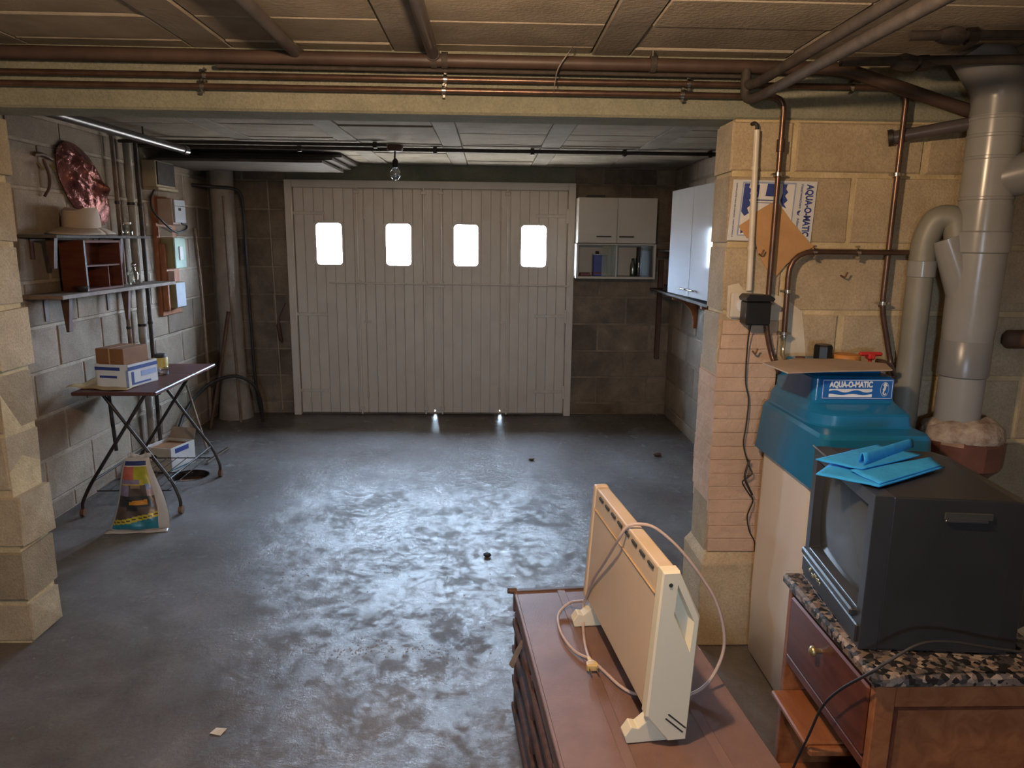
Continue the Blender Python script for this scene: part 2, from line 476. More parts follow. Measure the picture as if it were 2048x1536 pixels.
class MB:
    def __init__(self):
        self.v, self.f, self.m = [], [], []

    def add(self, vs, fs, mi=0):
        n = len(self.v)
        self.v += [Vector(p) for p in vs]
        self.f += [[n + i for i in f] for f in fs]
        self.m += [mi] * len(fs)
        return self

    def box(self, x0, x1, y0, y1, z0, z1, b=0.0, mi=0, M=None):
        if b <= 0:
            vs = [(x, y, z) for x in (x0, x1) for y in (y0, y1) for z in (z0, z1)]
            fs = [(0, 1, 3, 2), (4, 6, 7, 5), (0, 4, 5, 1), (2, 3, 7, 6), (0, 2, 6, 4), (1, 5, 7, 3)]
        else:
            b = min(b, (x1 - x0) * 0.45, (y1 - y0) * 0.45, (z1 - z0) * 0.45)
            vs, idx = [], {}
            for i, x in enumerate((x0, x1)):
                for j, y in enumerate((y0, y1)):
                    for k, z in enumerate((z0, z1)):
                        sx, sy, sz = (1, -1)[i], (1, -1)[j], (1, -1)[k]
                        idx[i, j, k] = len(vs)
                        vs += [(x, y + sy * b, z + sz * b), (x + sx * b, y, z + sz * b), (x + sx * b, y + sy * b, z)]
            fs = []
            I = lambda i, j, k, a: idx[i, j, k] + a
            for i in (0, 1):
                q = [I(i, 0, 0, 0), I(i, 0, 1, 0), I(i, 1, 1, 0), I(i, 1, 0, 0)]
                fs.append(q if i == 0 else q[::-1])
                q = [I(0, i, 0, 1), I(1, i, 0, 1), I(1, i, 1, 1), I(0, i, 1, 1)]
                fs.append(q if i == 0 else q[::-1])
                q = [I(0, 0, i, 2), I(0, 1, i, 2), I(1, 1, i, 2), I(1, 0, i, 2)]
                fs.append(q if i == 0 else q[::-1])
            for i in (0, 1):
                for j in (0, 1):
                    fs.append([I(i, j, 0, 0), I(i, j, 1, 0), I(i, j, 1, 1), I(i, j, 0, 1)])
                    fs.append([I(i, 0, j, 0), I(i, 1, j, 0), I(i, 1, j, 2), I(i, 0, j, 2)])
                    fs.append([I(0, i, j, 1), I(1, i, j, 1), I(1, i, j, 2), I(0, i, j, 2)])
                    for k in (0, 1):
                        fs.append([I(i, j, k, 0), I(i, j, k, 1), I(i, j, k, 2)])
        if M is not None:
            vs = [M @ Vector(p) for p in vs]
        return self.add(vs, fs, mi)

    def prism(self, poly, a, b, axis='Y', mi=0, M=None):
        """polygon (p,q) swept along axis from a to b: Y -> (x,z), X -> (y,z), Z -> (x,y)"""
        def pt(p, q, t):
            return {'Y': (p, t, q), 'X': (t, p, q), 'Z': (p, q, t)}[axis]
        n = len(poly)
        vs = [pt(p, q, a) for p, q in poly] + [pt(p, q, b) for p, q in poly]
        fs = [list(range(n))[::-1], list(range(n, 2 * n))]
        fs += [[i, (i + 1) % n, n + (i + 1) % n, n + i] for i in range(n)]
        if M is not None:
            vs = [M @ Vector(p) for p in vs]
        return self.add(vs, fs, mi)

    def tube(self, path, r, n=10, mi=0, cap=True):
        P = [Vector(p) for p in path]
        R = r if isinstance(r, (list, tuple)) else [r] * len(P)
        T = []
        for i in range(len(P)):
            d = P[min(i + 1, len(P) - 1)] - P[max(i - 1, 0)]
            T.append(d.normalized() if d.length > 1e-9 else Vector((0, 0, 1)))
        x = T[0].orthogonal().normalized()
        vs, fs = [], []
        for i, p in enumerate(P):
            if i:
                x = (x - T[i] * x.dot(T[i]))
                x = x.normalized() if x.length > 1e-6 else T[i].orthogonal().normalized()
            y = T[i].cross(x)
            vs += [p + (x * math.cos(2 * PI * k / n) + y * math.sin(2 * PI * k / n)) * R[i] for k in range(n)]
        for i in range(len(P) - 1):
            fs += [[i * n + k, i * n + (k + 1) % n, (i + 1) * n + (k + 1) % n, (i + 1) * n + k] for k in range(n)]
        if cap:
            fs.append([k for k in range(n)][::-1])
            fs.append([(len(P) - 1) * n + k for k in range(n)])
        return self.add(vs, fs, mi)

    def lathe(self, prof, c=(0, 0, 0), n=24, mi=0, M=None):
        vs, fs = [], []
        for r, z in prof:
            vs += [(c[0] + r * math.cos(2 * PI * k / n), c[1] + r * math.sin(2 * PI * k / n), c[2] + z) for k in range(n)]
        for i in range(len(prof) - 1):
            fs += [[i * n + k, i * n + (k + 1) % n, (i + 1) * n + (k + 1) % n, (i + 1) * n + k] for k in range(n)]
        fs.append(list(range(n))[::-1])
        fs.append([(len(prof) - 1) * n + k for k in range(n)])
        if M is not None:
            vs = [M @ Vector(p) for p in vs]
        return self.add(vs, fs, mi)

    def loft(self, rings, mi=0):
        n = len(rings[0])
        vs = [p for r in rings for p in r]
        fs = []
        for i in range(len(rings) - 1):
            fs += [[i * n + k, i * n + (k + 1) % n, (i + 1) * n + (k + 1) % n, (i + 1) * n + k] for k in range(n)]
        fs.append(list(range(n))[::-1])
        fs.append([(len(rings) - 1) * n + k for k in range(n)])
        return self.add(vs, fs, mi)

    def grid(self, fn, nu, nv, mi=0):
        vs = [fn(i / nu, j / nv) for j in range(nv + 1) for i in range(nu + 1)]
        w = nu + 1
        fs = [[j * w + i, j * w + i + 1, (j + 1) * w + i + 1, (j + 1) * w + i] for j in range(nv) for i in range(nu)]
        mis = mi if callable(mi) else (lambda u, v: mi)
        n = len(self.v)
        self.v += [Vector(p) for p in vs]
        self.f += [[n + i for i in f] for f in fs]
        self.m += [mis((i + .5) / nu, (j + .5) / nv) for j in range(nv) for i in range(nu)]
        return self

    def sphere(self, c, r, n=12, mi=0, s=(1, 1, 1)):
        rings = []
        for i in range(1, n // 2):
            a = PI * i / (n // 2)
            rings.append([(c[0] + s[0] * r * math.sin(a) * math.cos(2 * PI * k / n), c[1] + s[1] * r * math.sin(a) * math.sin(2 * PI * k / n),
                           c[2] - s[2] * r * math.cos(a)) for k in range(n)])
        return self.loft(rings, mi)

    def build(self, name, material, parent=None, local=False, smooth=None, kind=None, label=None, cat=None, group=None, solid=0, subsurf=0, bevel=0):
        vs = self.v
        me = bpy.data.meshes.new(name)
        o = bpy.data.objects.new(name, me)
        if parent is not None:
            root = parent
            while root.parent is not None:
                root = root.parent
            if not local:
                inv = WM[root.name].inverted()
                vs = [inv @ p for p in vs]
        elif kind != 'structure':
            xs, ys, zs = [[p[i] for p in vs] for i in range(3)]
            loc = Vector(((min(xs) + max(xs)) / 2, (min(ys) + max(ys)) / 2, min(zs)))
            vs = [p - loc for p in vs]
            o.location = loc
        me.from_pydata([tuple(p) for p in vs], [], self.f)
        mats = material if isinstance(material, (list, tuple)) else [material]
        for m in mats:
            me.materials.append(MT[m] if isinstance(m, str) else m)
        me.polygons.foreach_set('material_index', self.m)
        bm = bmesh.new()
        bm.from_mesh(me)
        bmesh.ops.recalc_face_normals(bm, faces=bm.faces)
        bm.to_mesh(me)
        bm.free()
        if smooth is not None:
            me.polygons.foreach_set('use_smooth', [True] * len(me.polygons))
            me.set_sharp_from_angle(angle=math.radians(smooth))
        COL.objects.link(o)
        if parent is not None:
            o.parent = parent
        else:
            WM[o.name] = Matrix.Translation(o.location)
        if bevel:
            md = o.modifiers.new('edge', 'BEVEL')
            md.width, md.segments, md.limit_method = bevel, 2, 'ANGLE'
        if solid:
            md = o.modifiers.new('thickness', 'SOLIDIFY')
            md.thickness, md.offset = solid, 0
        if subsurf:
            md = o.modifiers.new('smooth', 'SUBSURF')
            md.levels = md.render_levels = subsurf
        tag(o, label, cat, group, kind)
        return o


def part(name, material, parent, **k):
    """one box part in world coordinates"""
    bx = k.pop('bx')
    b = k.pop('b', 0.002)
    return MB().box(*bx, b=b).build(name, material, parent, **k)


def text_mesh(body, size, bold=0.0, extrude=0.0006, spacing=1.0):
    cu = bpy.data.curves.new('lettering', 'FONT')
    cu.body = body
    cu.size = size
    cu.offset = bold
    cu.extrude = extrude
    cu.align_x, cu.align_y = 'CENTER', 'CENTER'
    cu.space_character = spacing
    cu.resolution_u = 3
    o = bpy.data.objects.new('lettering', cu)
    COL.objects.link(o)
    dg = bpy.context.evaluated_depsgraph_get()
    me = bpy.data.meshes.new_from_object(o.evaluated_get(dg))
    bpy.data.objects.remove(o)
    bpy.data.curves.remove(cu)
    return me


def lettering(body, size, origin, xdir, ydir, material, parent, width=None, bold=0.0, name='lettering'):
    """flat lettering in world space: xdir = reading direction, ydir = letter up"""
    me = text_mesh(body, size, bold)
    x, y = Vector(xdir).normalized(), Vector(ydir).normalized()
    z = x.cross(y)
    s = 1.0
    if width:
        xs = [v.co.x for v in me.vertices]
        s = width / (max(xs) - min(xs))
    root = parent
    while root.parent is not None:
        root = root.parent
    inv = WM[root.name].inverted()
    for v in me.vertices:
        v.co = inv @ (Vector(origin) + x * v.co.x * s + y * v.co.y + z * v.co.z)
    me.materials.clear()
    me.materials.append(MT[material])
    o = bpy.data.objects.new(name, me)
    COL.objects.link(o)
    o.parent = parent
    return o

# ================================================================== SETTING
Y0, Y1 = 2.60, 2.78          # partition between the two bays
XL, XR = -2.42, 1.60         # garage side walls
YF = 6.42                    # gate wall
ZC = 2.17                    # ceiling
YR = -1.70                   # rear wall
XRN = 2.25                   # near bay side wall

# ---- floor with the round drain hole
DC, DR = (-1.985, 4.63), 0.125
fl = MB()
sq = 0.20
fx0, fx1, fy0, fy1 = -2.7, 2.5, -1.9, 6.7
cx, cy = DC
for a in ((fx0, cx - sq, fy0, fy1), (cx + sq, fx1, fy0, fy1), (cx - sq, cx + sq, fy0, cy - sq), (cx - sq, cx + sq, cy + sq, fy1)):
    fl.add([(a[0], a[2], 0), (a[1], a[2], 0), (a[1], a[3], 0), (a[0], a[3], 0)], [(0, 1, 2, 3)])
n = 32
ring, outer, low = [], [], []
for k in range(n):
    t = 2 * PI * k / n
    c, s = math.cos(t), math.sin(t)
    m = sq / max(abs(c), abs(s))
    ring.append((cx + DR * c, cy + DR * s, 0))
    outer.append((cx + m * c, cy + m * s, 0))
    low.append((cx + DR * c, cy + DR * s, -0.06))
fl.add(ring + outer + low, [[k, (k + 1) % n, n + (k + 1) % n, n + k] for k in range(n)] + [[k, 2 * n + k, 2 * n + (k + 1) % n, (k + 1) % n] for k in range(n)])
fl.box(fx0, fx1, fy0, fy1, -0.12, -0.062)
fl.build('floor', 'floor', kind='structure', label='worn grey concrete garage floor with flaking patches')

# ---- ceiling: slab, precast joists, hollow blocks between them
ce = MB().box(-2.7, 2.5, -1.9, 6.7, ZC + 0.012, ZC + 0.15)
ce.box(-2.42, 2.25, -1.7, 1.70, ZC, ZC + 0.014)
ceiling = ce.build('ceiling', 'ceil', kind='structure', label='rough concrete block ceiling between precast joists')
WM['ceiling'] = Matrix.Identity(4)
JX = [-1.59 + 0.663 * k for k in range(-1, 7)]
for x in JX:
    for ya, yb in ((1.70, Y0), (Y1, YF)):
        a, b = max(x - 0.063, XL), min(x + 0.063, XRN if ya < Y0 else XR)
        if b - a > 0.02:
            MB().box(a, b, ya, yb, ZC - 0.003, ZC + 0.014, b=0.003).build('joist', 'joist', ceiling)
for i in range(len(JX) - 1):
    for j in range(-2, 19):
        ya = 2.262 + 0.25 * (j - 1) + 0.004
        yb = ya + 0.242
        for lo, hi, xr in ((1.70, Y0, XRN), (Y1, YF, XR)):
            a, b = max(ya, lo), min(yb, hi)
            xa, xb = max(JX[i] + 0.067, XL), min(JX[i + 1] - 0.067, xr)
            if b - a > 0.03 and xb - xa > 0.05:
                d = random.uniform(-0.004, 0.005)
                MB().box(xa, xb, a, b, ZC + d, ZC + 0.014 + abs(d), b=0.004).build('ceiling_block', 'ceil', ceiling)


def block_wall(name, p0, u, nrm, L, courses, joints, bmat, mmat, thick, label, through=False, gap=0.014, proud=0.005, jit=0.003, ends=(0, 0)):
    """p0: start of the visible face at floor level, u: along, nrm: towards the viewer's room"""
    u, nrm = Vector(u), Vector(nrm)
    p0 = Vector(p0)

    def P(a, d, z):
        return p0 + u * a + nrm * d + Vector((0, 0, z))
    back = MB()
    e0, e1 = ends
    vs = [P(a, d, z) for a in (0.004 * e0, L - 0.004 * e1) for d in (-thick + (0.004 if through else 0), 0) for z in (courses[0], courses[-1] + (0.02 if courses[-1] >= ZC - 0.001 else 0))]
    back.add(vs, [(0, 1, 3, 2), (4, 6, 7, 5), (0, 4, 5, 1), (2, 3, 7, 6), (0, 2, 6, 4), (1, 5, 7, 3)])
    w = back.build(name, mmat, kind='structure', label=label)
    WM[w.name] = Matrix.Identity(4)
    for ci in range(len(courses) - 1):
        za, zb = courses[ci] + gap / 2, courses[ci + 1] - gap / 2
        js = [0.0] + [j for j in joints(ci) if 0.05 < j < L - 0.05] + [L]
        for k in range(len(js) - 1):
            a = js[k] + (gap / 2 if k else (-proud * e0))
            b = js[k + 1] - (gap / 2 if k < len(js) - 2 else (-proud * e1))
            if b - a < 0.02:
                continue
            J = lambda s=1.0: random.uniform(-jit, jit) * s
            pd = proud + J(0.7)
            ch = 0.006
            dback = -thick - pd if through else -0.03
            A0, A1 = a + (J(1.5) if k or e0 else 0), b + (J(1.5) if k < len(js) - 2 or e1 else 0)
            base = [(A0, za), (A1, za), (A1, zb), (A0, zb)]
            vs, fs = [], []
            layers = [(dback, ch if through else 0), (dback + ch, 0), (pd - ch, 0), (pd, ch)] if through else [(dback, 0), (pd - ch, 0), (pd, ch)]
            for d, ins in layers:
                for (aa, zz), (sa, sz) in zip(base, ((1, 1), (-1, 1), (-1, -1), (1, -1))):
                    vs.append(P(aa + sa * ins + J(0.6), d, zz + sz * ins + J(0.6)))
            nl = len(layers)
            for q in range(nl - 1):
                fs += [[q * 4 + i, q * 4 + (i + 1) % 4, (q + 1) * 4 + (i + 1) % 4, (q + 1) * 4 + i] for i in range(4)]
            fs += [[3, 2, 1, 0], [(nl - 1) * 4 + i for i in range(4)]]
            MB().add(vs, fs).build('concrete_block', bmat, w)
    return w


CZ = [0.0, 0.105, 0.345, 0.585, 0.825, 1.065, 1.305, 1.545, 1.79, 1.97]
CZF = CZ[:-1] + [2.03, ZC]


def stagger(a, b, l=0.465):
    return lambda ci: [(a if ci % 2 else b) + l * k for k in range(-1, 14)]


# partition, right side of the opening (block wall carrying the pipes)
XP = 0.838
wpr = block_wall('wall_partition_right', (XP, Y0, 0), (1, 0, 0), (0, -1, 0), XRN - XP, CZ, stagger(0.437, 0.217), 'block', 'mortar', Y1 - Y0,
                 'beige concrete block wall behind the blue-topped softener, with copper pipes', through=True, ends=(1, 0))
# limewashed brick pier low on its end, and the plinth
for i in range(17):
    za = 0.385 + i * 0.0525
    zb = za + 0.0525 - 0.0008
    wob = 0.004 * math.sin(i * 0.9) + random.uniform(-0.001, 0.001)
    bul = 0.012 * math.sin(PI * i / 16)
    xm = 0.93 + (0.05 if i % 2 else -0.03)
    top = 0.010 * (i > 14)
    MB().box(0.838 + wob * 0.5 - bul, 1.045 + random.uniform(-0.006, 0.006), Y0 - 0.022 + wob * 0.25, Y1 + 0.015, za, zb, b=0.0018).build('brick', 'pier', wpr)
pl = MB()
pl.loft([[(x0, y0, z), (x1, y0, z), (x1, y1, z), (x0, y1, z)] for x0, x1, y0, y1, z in
         ((0.815, 1.10, Y0 - 0.045, Y1 + 0.03, 0.0), (0.812, 1.10, Y0 - 0.046, Y1 + 0.03, 0.345), (0.82, 1.09, Y0 - 0.036, Y1 + 0.02, 0.36), (0.835, 1.08, Y0 - 0.012, Y1 + 0.012, 0.385))])
pl.build('plinth', 'block', wpr, bevel=0.006)
pp = [(0.852, 1.40), (0.89, 1.41), (0.91, 1.385), (1.0, 1.375), (1.06, 1.36), (1.13, 1.31), (1.15, 1.2), (1.16, 1.13), (1.09, 1.11), (1.06, 1.28), (0.99, 1.265), (0.93, 1.285), (0.88, 1.275), (0.855, 1.29)]
MB().prism(pp, Y0 - 0.0085, Y0 + 0.01).build('plaster_patch', 'plaster', wpr, label='pale plaster patch')

# partition, left side (rough block jamb)
CZL = [0.0, 0.17, 0.385, 0.605, 0.83, 1.06, 1.29, 1.52, 1.75, 1.97]
XPL = -1.765
wpl = block_wall('wall_partition_left', (XL, Y0, 0), (1, 0, 0), (0, -1, 0), XPL - XL, CZL, lambda ci: [0.33 if ci % 2 else 0.53, 0.1], 'block', 'mortar',
                 Y1 - Y0, 'rough beige block pillar at the left edge of the opening', through=True, ends=(0, 1), gap=0.022, jit=0.009, proud=0.008)

bm_ = MB().box(XL, XRN, Y0, Y1, 1.97, ZC + 0.02, b=0.008)
bm_.build('beam', 'beam', kind='structure', label='cast concrete lintel beam over the opening')

# garage bay
block_wall('wall_left', (XL, Y1, 0), (0, 1, 0), (1, 0, 0), YF - Y1, CZF, stagger(0.12, 0.36), 'block_grey', 'mortar_grey', 0.2,
           'grey block side wall carrying the two shelves')
block_wall('wall_right', (XR, Y1, 0), (0, 1, 0), (-1, 0, 0), YF - Y1, CZF, stagger(0.2, 0.43), 'block_grey', 'mortar_dark', 0.2,
           'dim grey block wall behind the tall wall cabinet')
GX0, GX1, GZ = -1.747, 0.722, 2.035
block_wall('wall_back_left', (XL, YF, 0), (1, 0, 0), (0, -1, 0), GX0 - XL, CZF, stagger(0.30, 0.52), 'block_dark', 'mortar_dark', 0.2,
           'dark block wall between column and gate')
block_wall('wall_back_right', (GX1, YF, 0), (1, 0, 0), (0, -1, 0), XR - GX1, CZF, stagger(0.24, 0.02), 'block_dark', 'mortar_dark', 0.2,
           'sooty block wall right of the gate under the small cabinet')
MB().box(GX0, GX1, YF, YF + 0.2, GZ, ZC + 0.02).build('lintel', 'beam', kind='structure', label='dark lintel strip above the gate')
# near bay shell (mostly behind the viewer)
MB().box(XL - 0.1, XL, YR, Y0, 0, ZC + 0.02).build('wall_near_left', 'plainwall', kind='structure', label='plain rough wall of the near bay')
MB().box(XRN, XRN + 0.1, YR, Y1, 0, ZC + 0.02).build('wall_near_right', 'plainwall', kind='structure', label='plain rough wall beside the television')
rw = MB()
a, b, c, d = REARW
rw.box(XL - 0.1, a, YR - 0.1, YR, 0, ZC + 0.02).box(b, XRN + 0.1, YR - 0.1, YR, 0, ZC + 0.02)
rw.box(a, b, YR - 0.1, YR, 0, c).box(a, b, YR - 0.1, YR, d, ZC + 0.02)
rw.build('wall_rear', 'plainwall', kind='structure', label='rear wall behind the viewer')
wr = MB().box(a, b, YR - 0.05, YR - 0.045, c, d).build('window_5', 'pane', kind='structure', label='window in the rear wall')
WM[wr.name] = Matrix.Identity(4)
fr = MB()
for bx in ((a, a + 0.04, c, d), (b - 0.04, b, c, d), (a, b, c, c + 0.04), (a, b, d - 0.04, d), ((a + b) / 2 - 0.02, (a + b) / 2 + 0.02, c, d)):
    fr.box(bx[0], bx[1], YR - 0.07, YR - 0.02, bx[2], bx[3])
fr.build('window_frame', 'white', wr)

# ------------------------------------------------------------------ folding gate
YG = 6.36
g = bpy.data.objects.new('door_1', None)
COL.objects.link(g)
g.location = ((GX0 + GX1) / 2, YG, 0.0)
WM[g.name] = Matrix.Translation(g.location)
tag(g, 'cream four-leaf boarded folding garage gate with bright windows', None, None, 'structure')
fw_ = 0.062
for nm, bx in (('jamb', (GX0, GX0 + fw_, YG - 0.03, YG + 0.06, 0, GZ)), ('jamb', (GX1 - fw_, GX1, YG - 0.03, YG + 0.06, 0, GZ)),
               ('head_rail', (GX0 + fw_, GX1 - fw_, YG - 0.03, YG + 0.06, GZ - 0.062, GZ))):
    part(nm, 'gate', g, bx=bx, b=0.004)
LB = [GX0 + fw_ + 0.004, -1.087, -0.501, 0.082, GX1 - fw_ - 0.004]
LZ0, LZ1 = 0.022, GZ - 0.066
for li in range(4):
    xa, xb = LB[li] + 0.003, LB[li + 1] - 0.003
    px0, px1 = PANES[li]
    nb = 7
    w = (xb - xa) / nb
    leaf = None
    stile = MB()
    # perimeter flat bars hold the leaf together; they are the leaf's own mesh
    for bx in ((xa, xa + 0.03, LZ0 + 0.035, LZ1), (xb - 0.03, xb, LZ0 + 0.035, LZ1), (xa, xb, LZ1 - 0.03, LZ1), ((xa + 0.008 if li >= 2 else xa - 0.003), xb + 0.003, LZ0, LZ0 + 0.034)):
        stile.box(bx[0], bx[1], YG + 0.02, YG + 0.034, bx[2], bx[3])
    sx0, sx1 = xa - 0.003 + (0.011 if li >= 2 else 0), xb + 0.003
    for bx in ((xa - 0.003, px0, LZ0 + 0.02, LZ1 + 0.004), (px1, sx1, LZ0 + 0.02, LZ1 + 0.004), (px0, px1, LZ0 + 0.02, PZ0), (px0, px1, PZ1, LZ1 + 0.004), (sx0, sx1, LZ0, LZ0 + 0.02)):
        stile.box(bx[0], bx[1], YG + 0.0125, YG + 0.02, bx[2], bx[3])
    leaf = stile.build('gate_leaf', 'gate', g)
    for k in range(nb):
        a, b = xa + k * w + 0.0012, xa + (k + 1) * w - 0.0012
        y0, y1 = YG - 0.008 + (0.0007 if k % 2 else 0), YG + 0.012
        z0 = LZ0 + (0.02 if (k == 0 and li >= 2) else 0)
        m = MB()
        if b <= px0 or a >= px1:
            m.box(a, b, y0, y1, z0, LZ1, b=0.0022)
        else:
            m.box(a, b, y0, y1, z0, PZ0, b=0.0022).box(a, b, y0, y1, PZ1, LZ1, b=0.0022)
            if a < px0 - 0.002:
                m.box(a, px0, y0, y1, PZ0, PZ1)
            if b > px1 + 0.002:
                m.box(px1, b, y0, y1, PZ0, PZ1)
        if k == 0 and li >= 2:
            m.box(a + 0.011, b, y0, y1, LZ0, z0)
        m.build('plank', 'gate', leaf)
    # rounded rubber-like bead with real corners around the pane
    rr, bw = 0.03, 0.016

    def rrect(x0, x1, z0, z1, r, n=5):
        out = []
        for cxx, czz, t0 in ((x1 - r, z1 - r, 0), (x0 + r, z1 - r, PI / 2), (x0 + r, z0 + r, PI), (x1 - r, z0 + r, 3 * PI / 2)):
            for q in range(n + 1):
                t = t0 + PI / 2 * q / n
                out.append((cxx + r * math.cos(t), czz + r * math.sin(t)))
        return out
    inn = rrect(px0 + 0.004, px1 - 0.004, PZ0 + 0.004, PZ1 - 0.004, rr)
    out_ = rrect(px0 - bw, px1 + bw, PZ0 - bw, PZ1 + bw, rr + 0.012)
    nn = len(inn)
    vs = [(x, YG - 0.014, z) for x, z in inn] + [(x, YG - 0.014, z) for x, z in out_] + [(x, YG + 0.02, z) for x, z in inn] + [(x, YG - 0.006, z) for x, z in out_]
    fs = []
    for q in range(nn):
        r_ = (q + 1) % nn
        fs += [[q, r_, nn + r_, nn + q], [q, 2 * nn + q, 2 * nn + r_, r_], [nn + q, nn + r_, 3 * nn + r_, 3 * nn + q]]
    # flat corner fill behind the rounded opening
    MB().add(vs, fs).build('window_frame', 'gate', leaf)
    MB().box(px0, px1, YG + 0.013, YG + 0.016, PZ0, PZ1).build('pane', 'pane', leaf, label='bright clear window pane')
# hinges, straps, rods
for x, zs in ((GX0 + fw_ - 0.004, (1.66, 0.90, 0.22)), (GX1 - fw_ - 0.004, (1.66, 0.90, 0.22))):
    sgn = 1 if x < 0 else -1
    for z in zs:
        zz = z + (0.10 if z > 1.5 else 0)
        MB().tube([(x, YG - 0.036, zz - 0.06), (x, YG - 0.036, zz + 0.06)], 0.010, 8).build('hinge', 'gate_gloss', g, smooth=40)
        xa, xb = sorted((x, x + sgn * 0.27))
        part('hinge_strap', 'gate_iron', g, bx=(xa, xb, YG - 0.014, YG - 0.007, zz - 0.014, zz + 0.014), b=0.002)
for x in (LB[1], LB[3]):
    for z in (1.77, 0.88, 0.20):
        MB().tube([(x, YG - 0.014, z - 0.055), (x, YG - 0.014, z + 0.055)], 0.009, 8).build('hinge', 'gate_iron', g, smooth=40)
for x in (-1.142, -0.575, -0.428, 0.142):
    MB().tube([(x, YG - 0.022, 0.012), (x, YG - 0.022, LZ1 + 0.03)], 0.0085, 10).build('bolt_rod', 'gate_gloss', g, smooth=40)
    for z in (0.06, 1.18, LZ1 - 0.03):
        part('rod_guide', 'gate_iron', g, bx=(x - 0.022, x + 0.022, YG - 0.034, YG - 0.008, z - 0.014, z + 0.014), b=0.004)
for xa, xb, z in ((-1.396, -0.46, 1.172), (-0.41, 0.69, 1.168)):
    MB().tube([(xa, YG - 0.030, z + 0.004), (xb, YG - 0.030, z - 0.004)], 0.007, 8).build('locking_bar', 'gate_iron', g, smooth=40)
part('latch', 'gate_iron', g, bx=(-0.53, -0.40, YG - 0.04, YG - 0.022, 1.142, 1.162), b=0.003)
for z in (0.80,):
    for x in (LB[1] - 0.02, LB[3] - 0.0):
        part('hasp', 'gate_iron', g, bx=(x, x + 0.06, YG - 0.02, YG - 0.008, z + 0.03, z + 0.05), b=0.002)
MB().box(GX0, GX1, YG + 0.0345, YF + 0.25, 0.0, 0.030).build('threshold', 'mortar_dark', g)
for a_, b_ in ((GX0, LB[0] + 0.02), (LB[4] - 0.02, GX1)):  # unseen strips added behind the gate frame to seal out daylight
    MB().box(a_, b_, YG + 0.036, YF + 0.02, 0.0, GZ).build('light_seal', 'gate', g)
MB().box(GX0, GX1, YG + 0.036, YF + 0.02, LZ1 - 0.02, GZ).build('light_seal', 'gate', g)

# ------------------------------------------------------------------ near bulb (hangs above the viewer's field)
lb = thing('pendant_bulb', 'lit bare bulb hanging from the near ceiling above the brown trunk', 'lamp', (-0.04, 1.12, 1.93))
MB().sphere((-0.04, 1.12, 1.965), 0.032, 16).build('bulb', emit_mat('warm filament glow', (1.0, 0.69, 0.43), LAMP * 100), lb, smooth=80)
MB().lathe([(0.013, 0.0), (0.019, 0.01), (0.019, 0.05), (0.008, 0.065)], (-0.04, 1.12, 1.995), 14).build('socket', 'black', lb, smooth=40)
MB().tube([(-0.04, 1.12, 2.05), (-0.04, 1.12, 2.165)], 0.004, 8).build('flex', 'rubber', lb)
MB().lathe([(0.035, 0.0), (0.03, 0.02)], (-0.04, 1.12, 2.15), 16).build('ceiling_rose', 'white', lb, smooth=40)

# ================================================================== PIPES OF THE NEAR BAY
def clamp(parent, p, axis, r, wall=None):
    """two-screw pipe ring; axis = pipe direction"""
    ax = Vector(axis).normalized()
    p = Vector(p)
    m = MB()
    m.tube([p - ax * 0.006, p + ax * 0.006], r + 0.004, 12)
    side = ax.cross(Vector((0, 1, 0))).normalized()
    for s in (-1, 1):
        c = p + side * s * (r + 0.009)
        m.tube([c + Vector((0, -0.006, 0)), c + Vector((0, 0.010, 0))], 0.0045, 8)
    m.tube([p, Vector((p.x, wall if wall else Y0 - 0.004, p.z))], 0.003, 6)
    m.build('clamp', 'steel', parent, smooth=40)


def pipe(name, label, path, r, material, loc=None, bend=0.05, n=12, cat='pipe', group=None):
    P = rounded(path, bend)
    t = thing(name, label, cat, loc or tuple(path[0]), group=group)
    MB().tube(P, r, n).build('tube', material, t, smooth=50)
    return t


YP = 2.557
big = pipe('heating_pipe', 'thick brown pipe along the beam under the ceiling, bending down at its end', [(XL + 0.01, 2.53, 2.128), (1.17, 2.53, 2.124), (1.62, 2.50, 1.985)], 0.021, 'brownpipe', bend=0.06)
for x in (-0.19, -0.155, 0.53):
    MB().tube([(x - 0.01, 2.53, 2.126), (x + 0.01, 2.53, 2.126)], 0.026, 14).build('collar', 'rustpipe', big, smooth=40)
MB().tube([(0.53, 2.53, 2.145), (0.53, 2.53, 2.172)], 0.004, 8).build('hanger', 'steel', big)
thin = pipe('feed_pipe', 'thinnest dark pipe tucked directly under the thick brown beam pipe', [(-0.9, 2.545, 2.099), (0.80, 2.545, 2.097), (0.835, 2.545, 2.097)], 0.007, 'rustpipe')
pa = pipe('copper_pipe', 'upper copper pipe along the beam, turning down beside the grey drain pipe', [(XL + 0.01, YP, 2.073), (1.408, YP, 2.073), (1.403, YP, 1.33), (1.462, YP, 1.115), (1.44, 2.50, 1.08)], 0.0097, 'copper')
for x in (-0.945, -0.155, 0.66, 1.215):
    clamp(pa, (x, YP, 2.073), (1, 0, 0), 0.0097)
for z in (1.79, 1.345):
    clamp(pa, (1.404, YP, z), (0, 0, 1), 0.0097)
pb = pipe('copper_pipe', 'lower copper pipe along the beam, turning down behind the orange kraft card', [(XL + 0.01, YP, 2.038), (0.990, YP, 2.038), (0.988, YP, 1.255), (1.022, YP, 1.14), (1.03, 2.50, 1.10)], 0.0097, 'copper')
for x in (-0.955, -0.16, 0.64):
    clamp(pb, (x, YP, 2.038), (1, 0, 0), 0.0097)
MB().tube([(0.990, YP, 1.86), (0.990, YP, 1.90)], 0.0145, 12).build('sleeve', 'copper', pb, smooth=40)
for z in (1.785, 1.34):
    clamp(pb, (0.989, YP, z), (0, 0, 1), 0.0097)
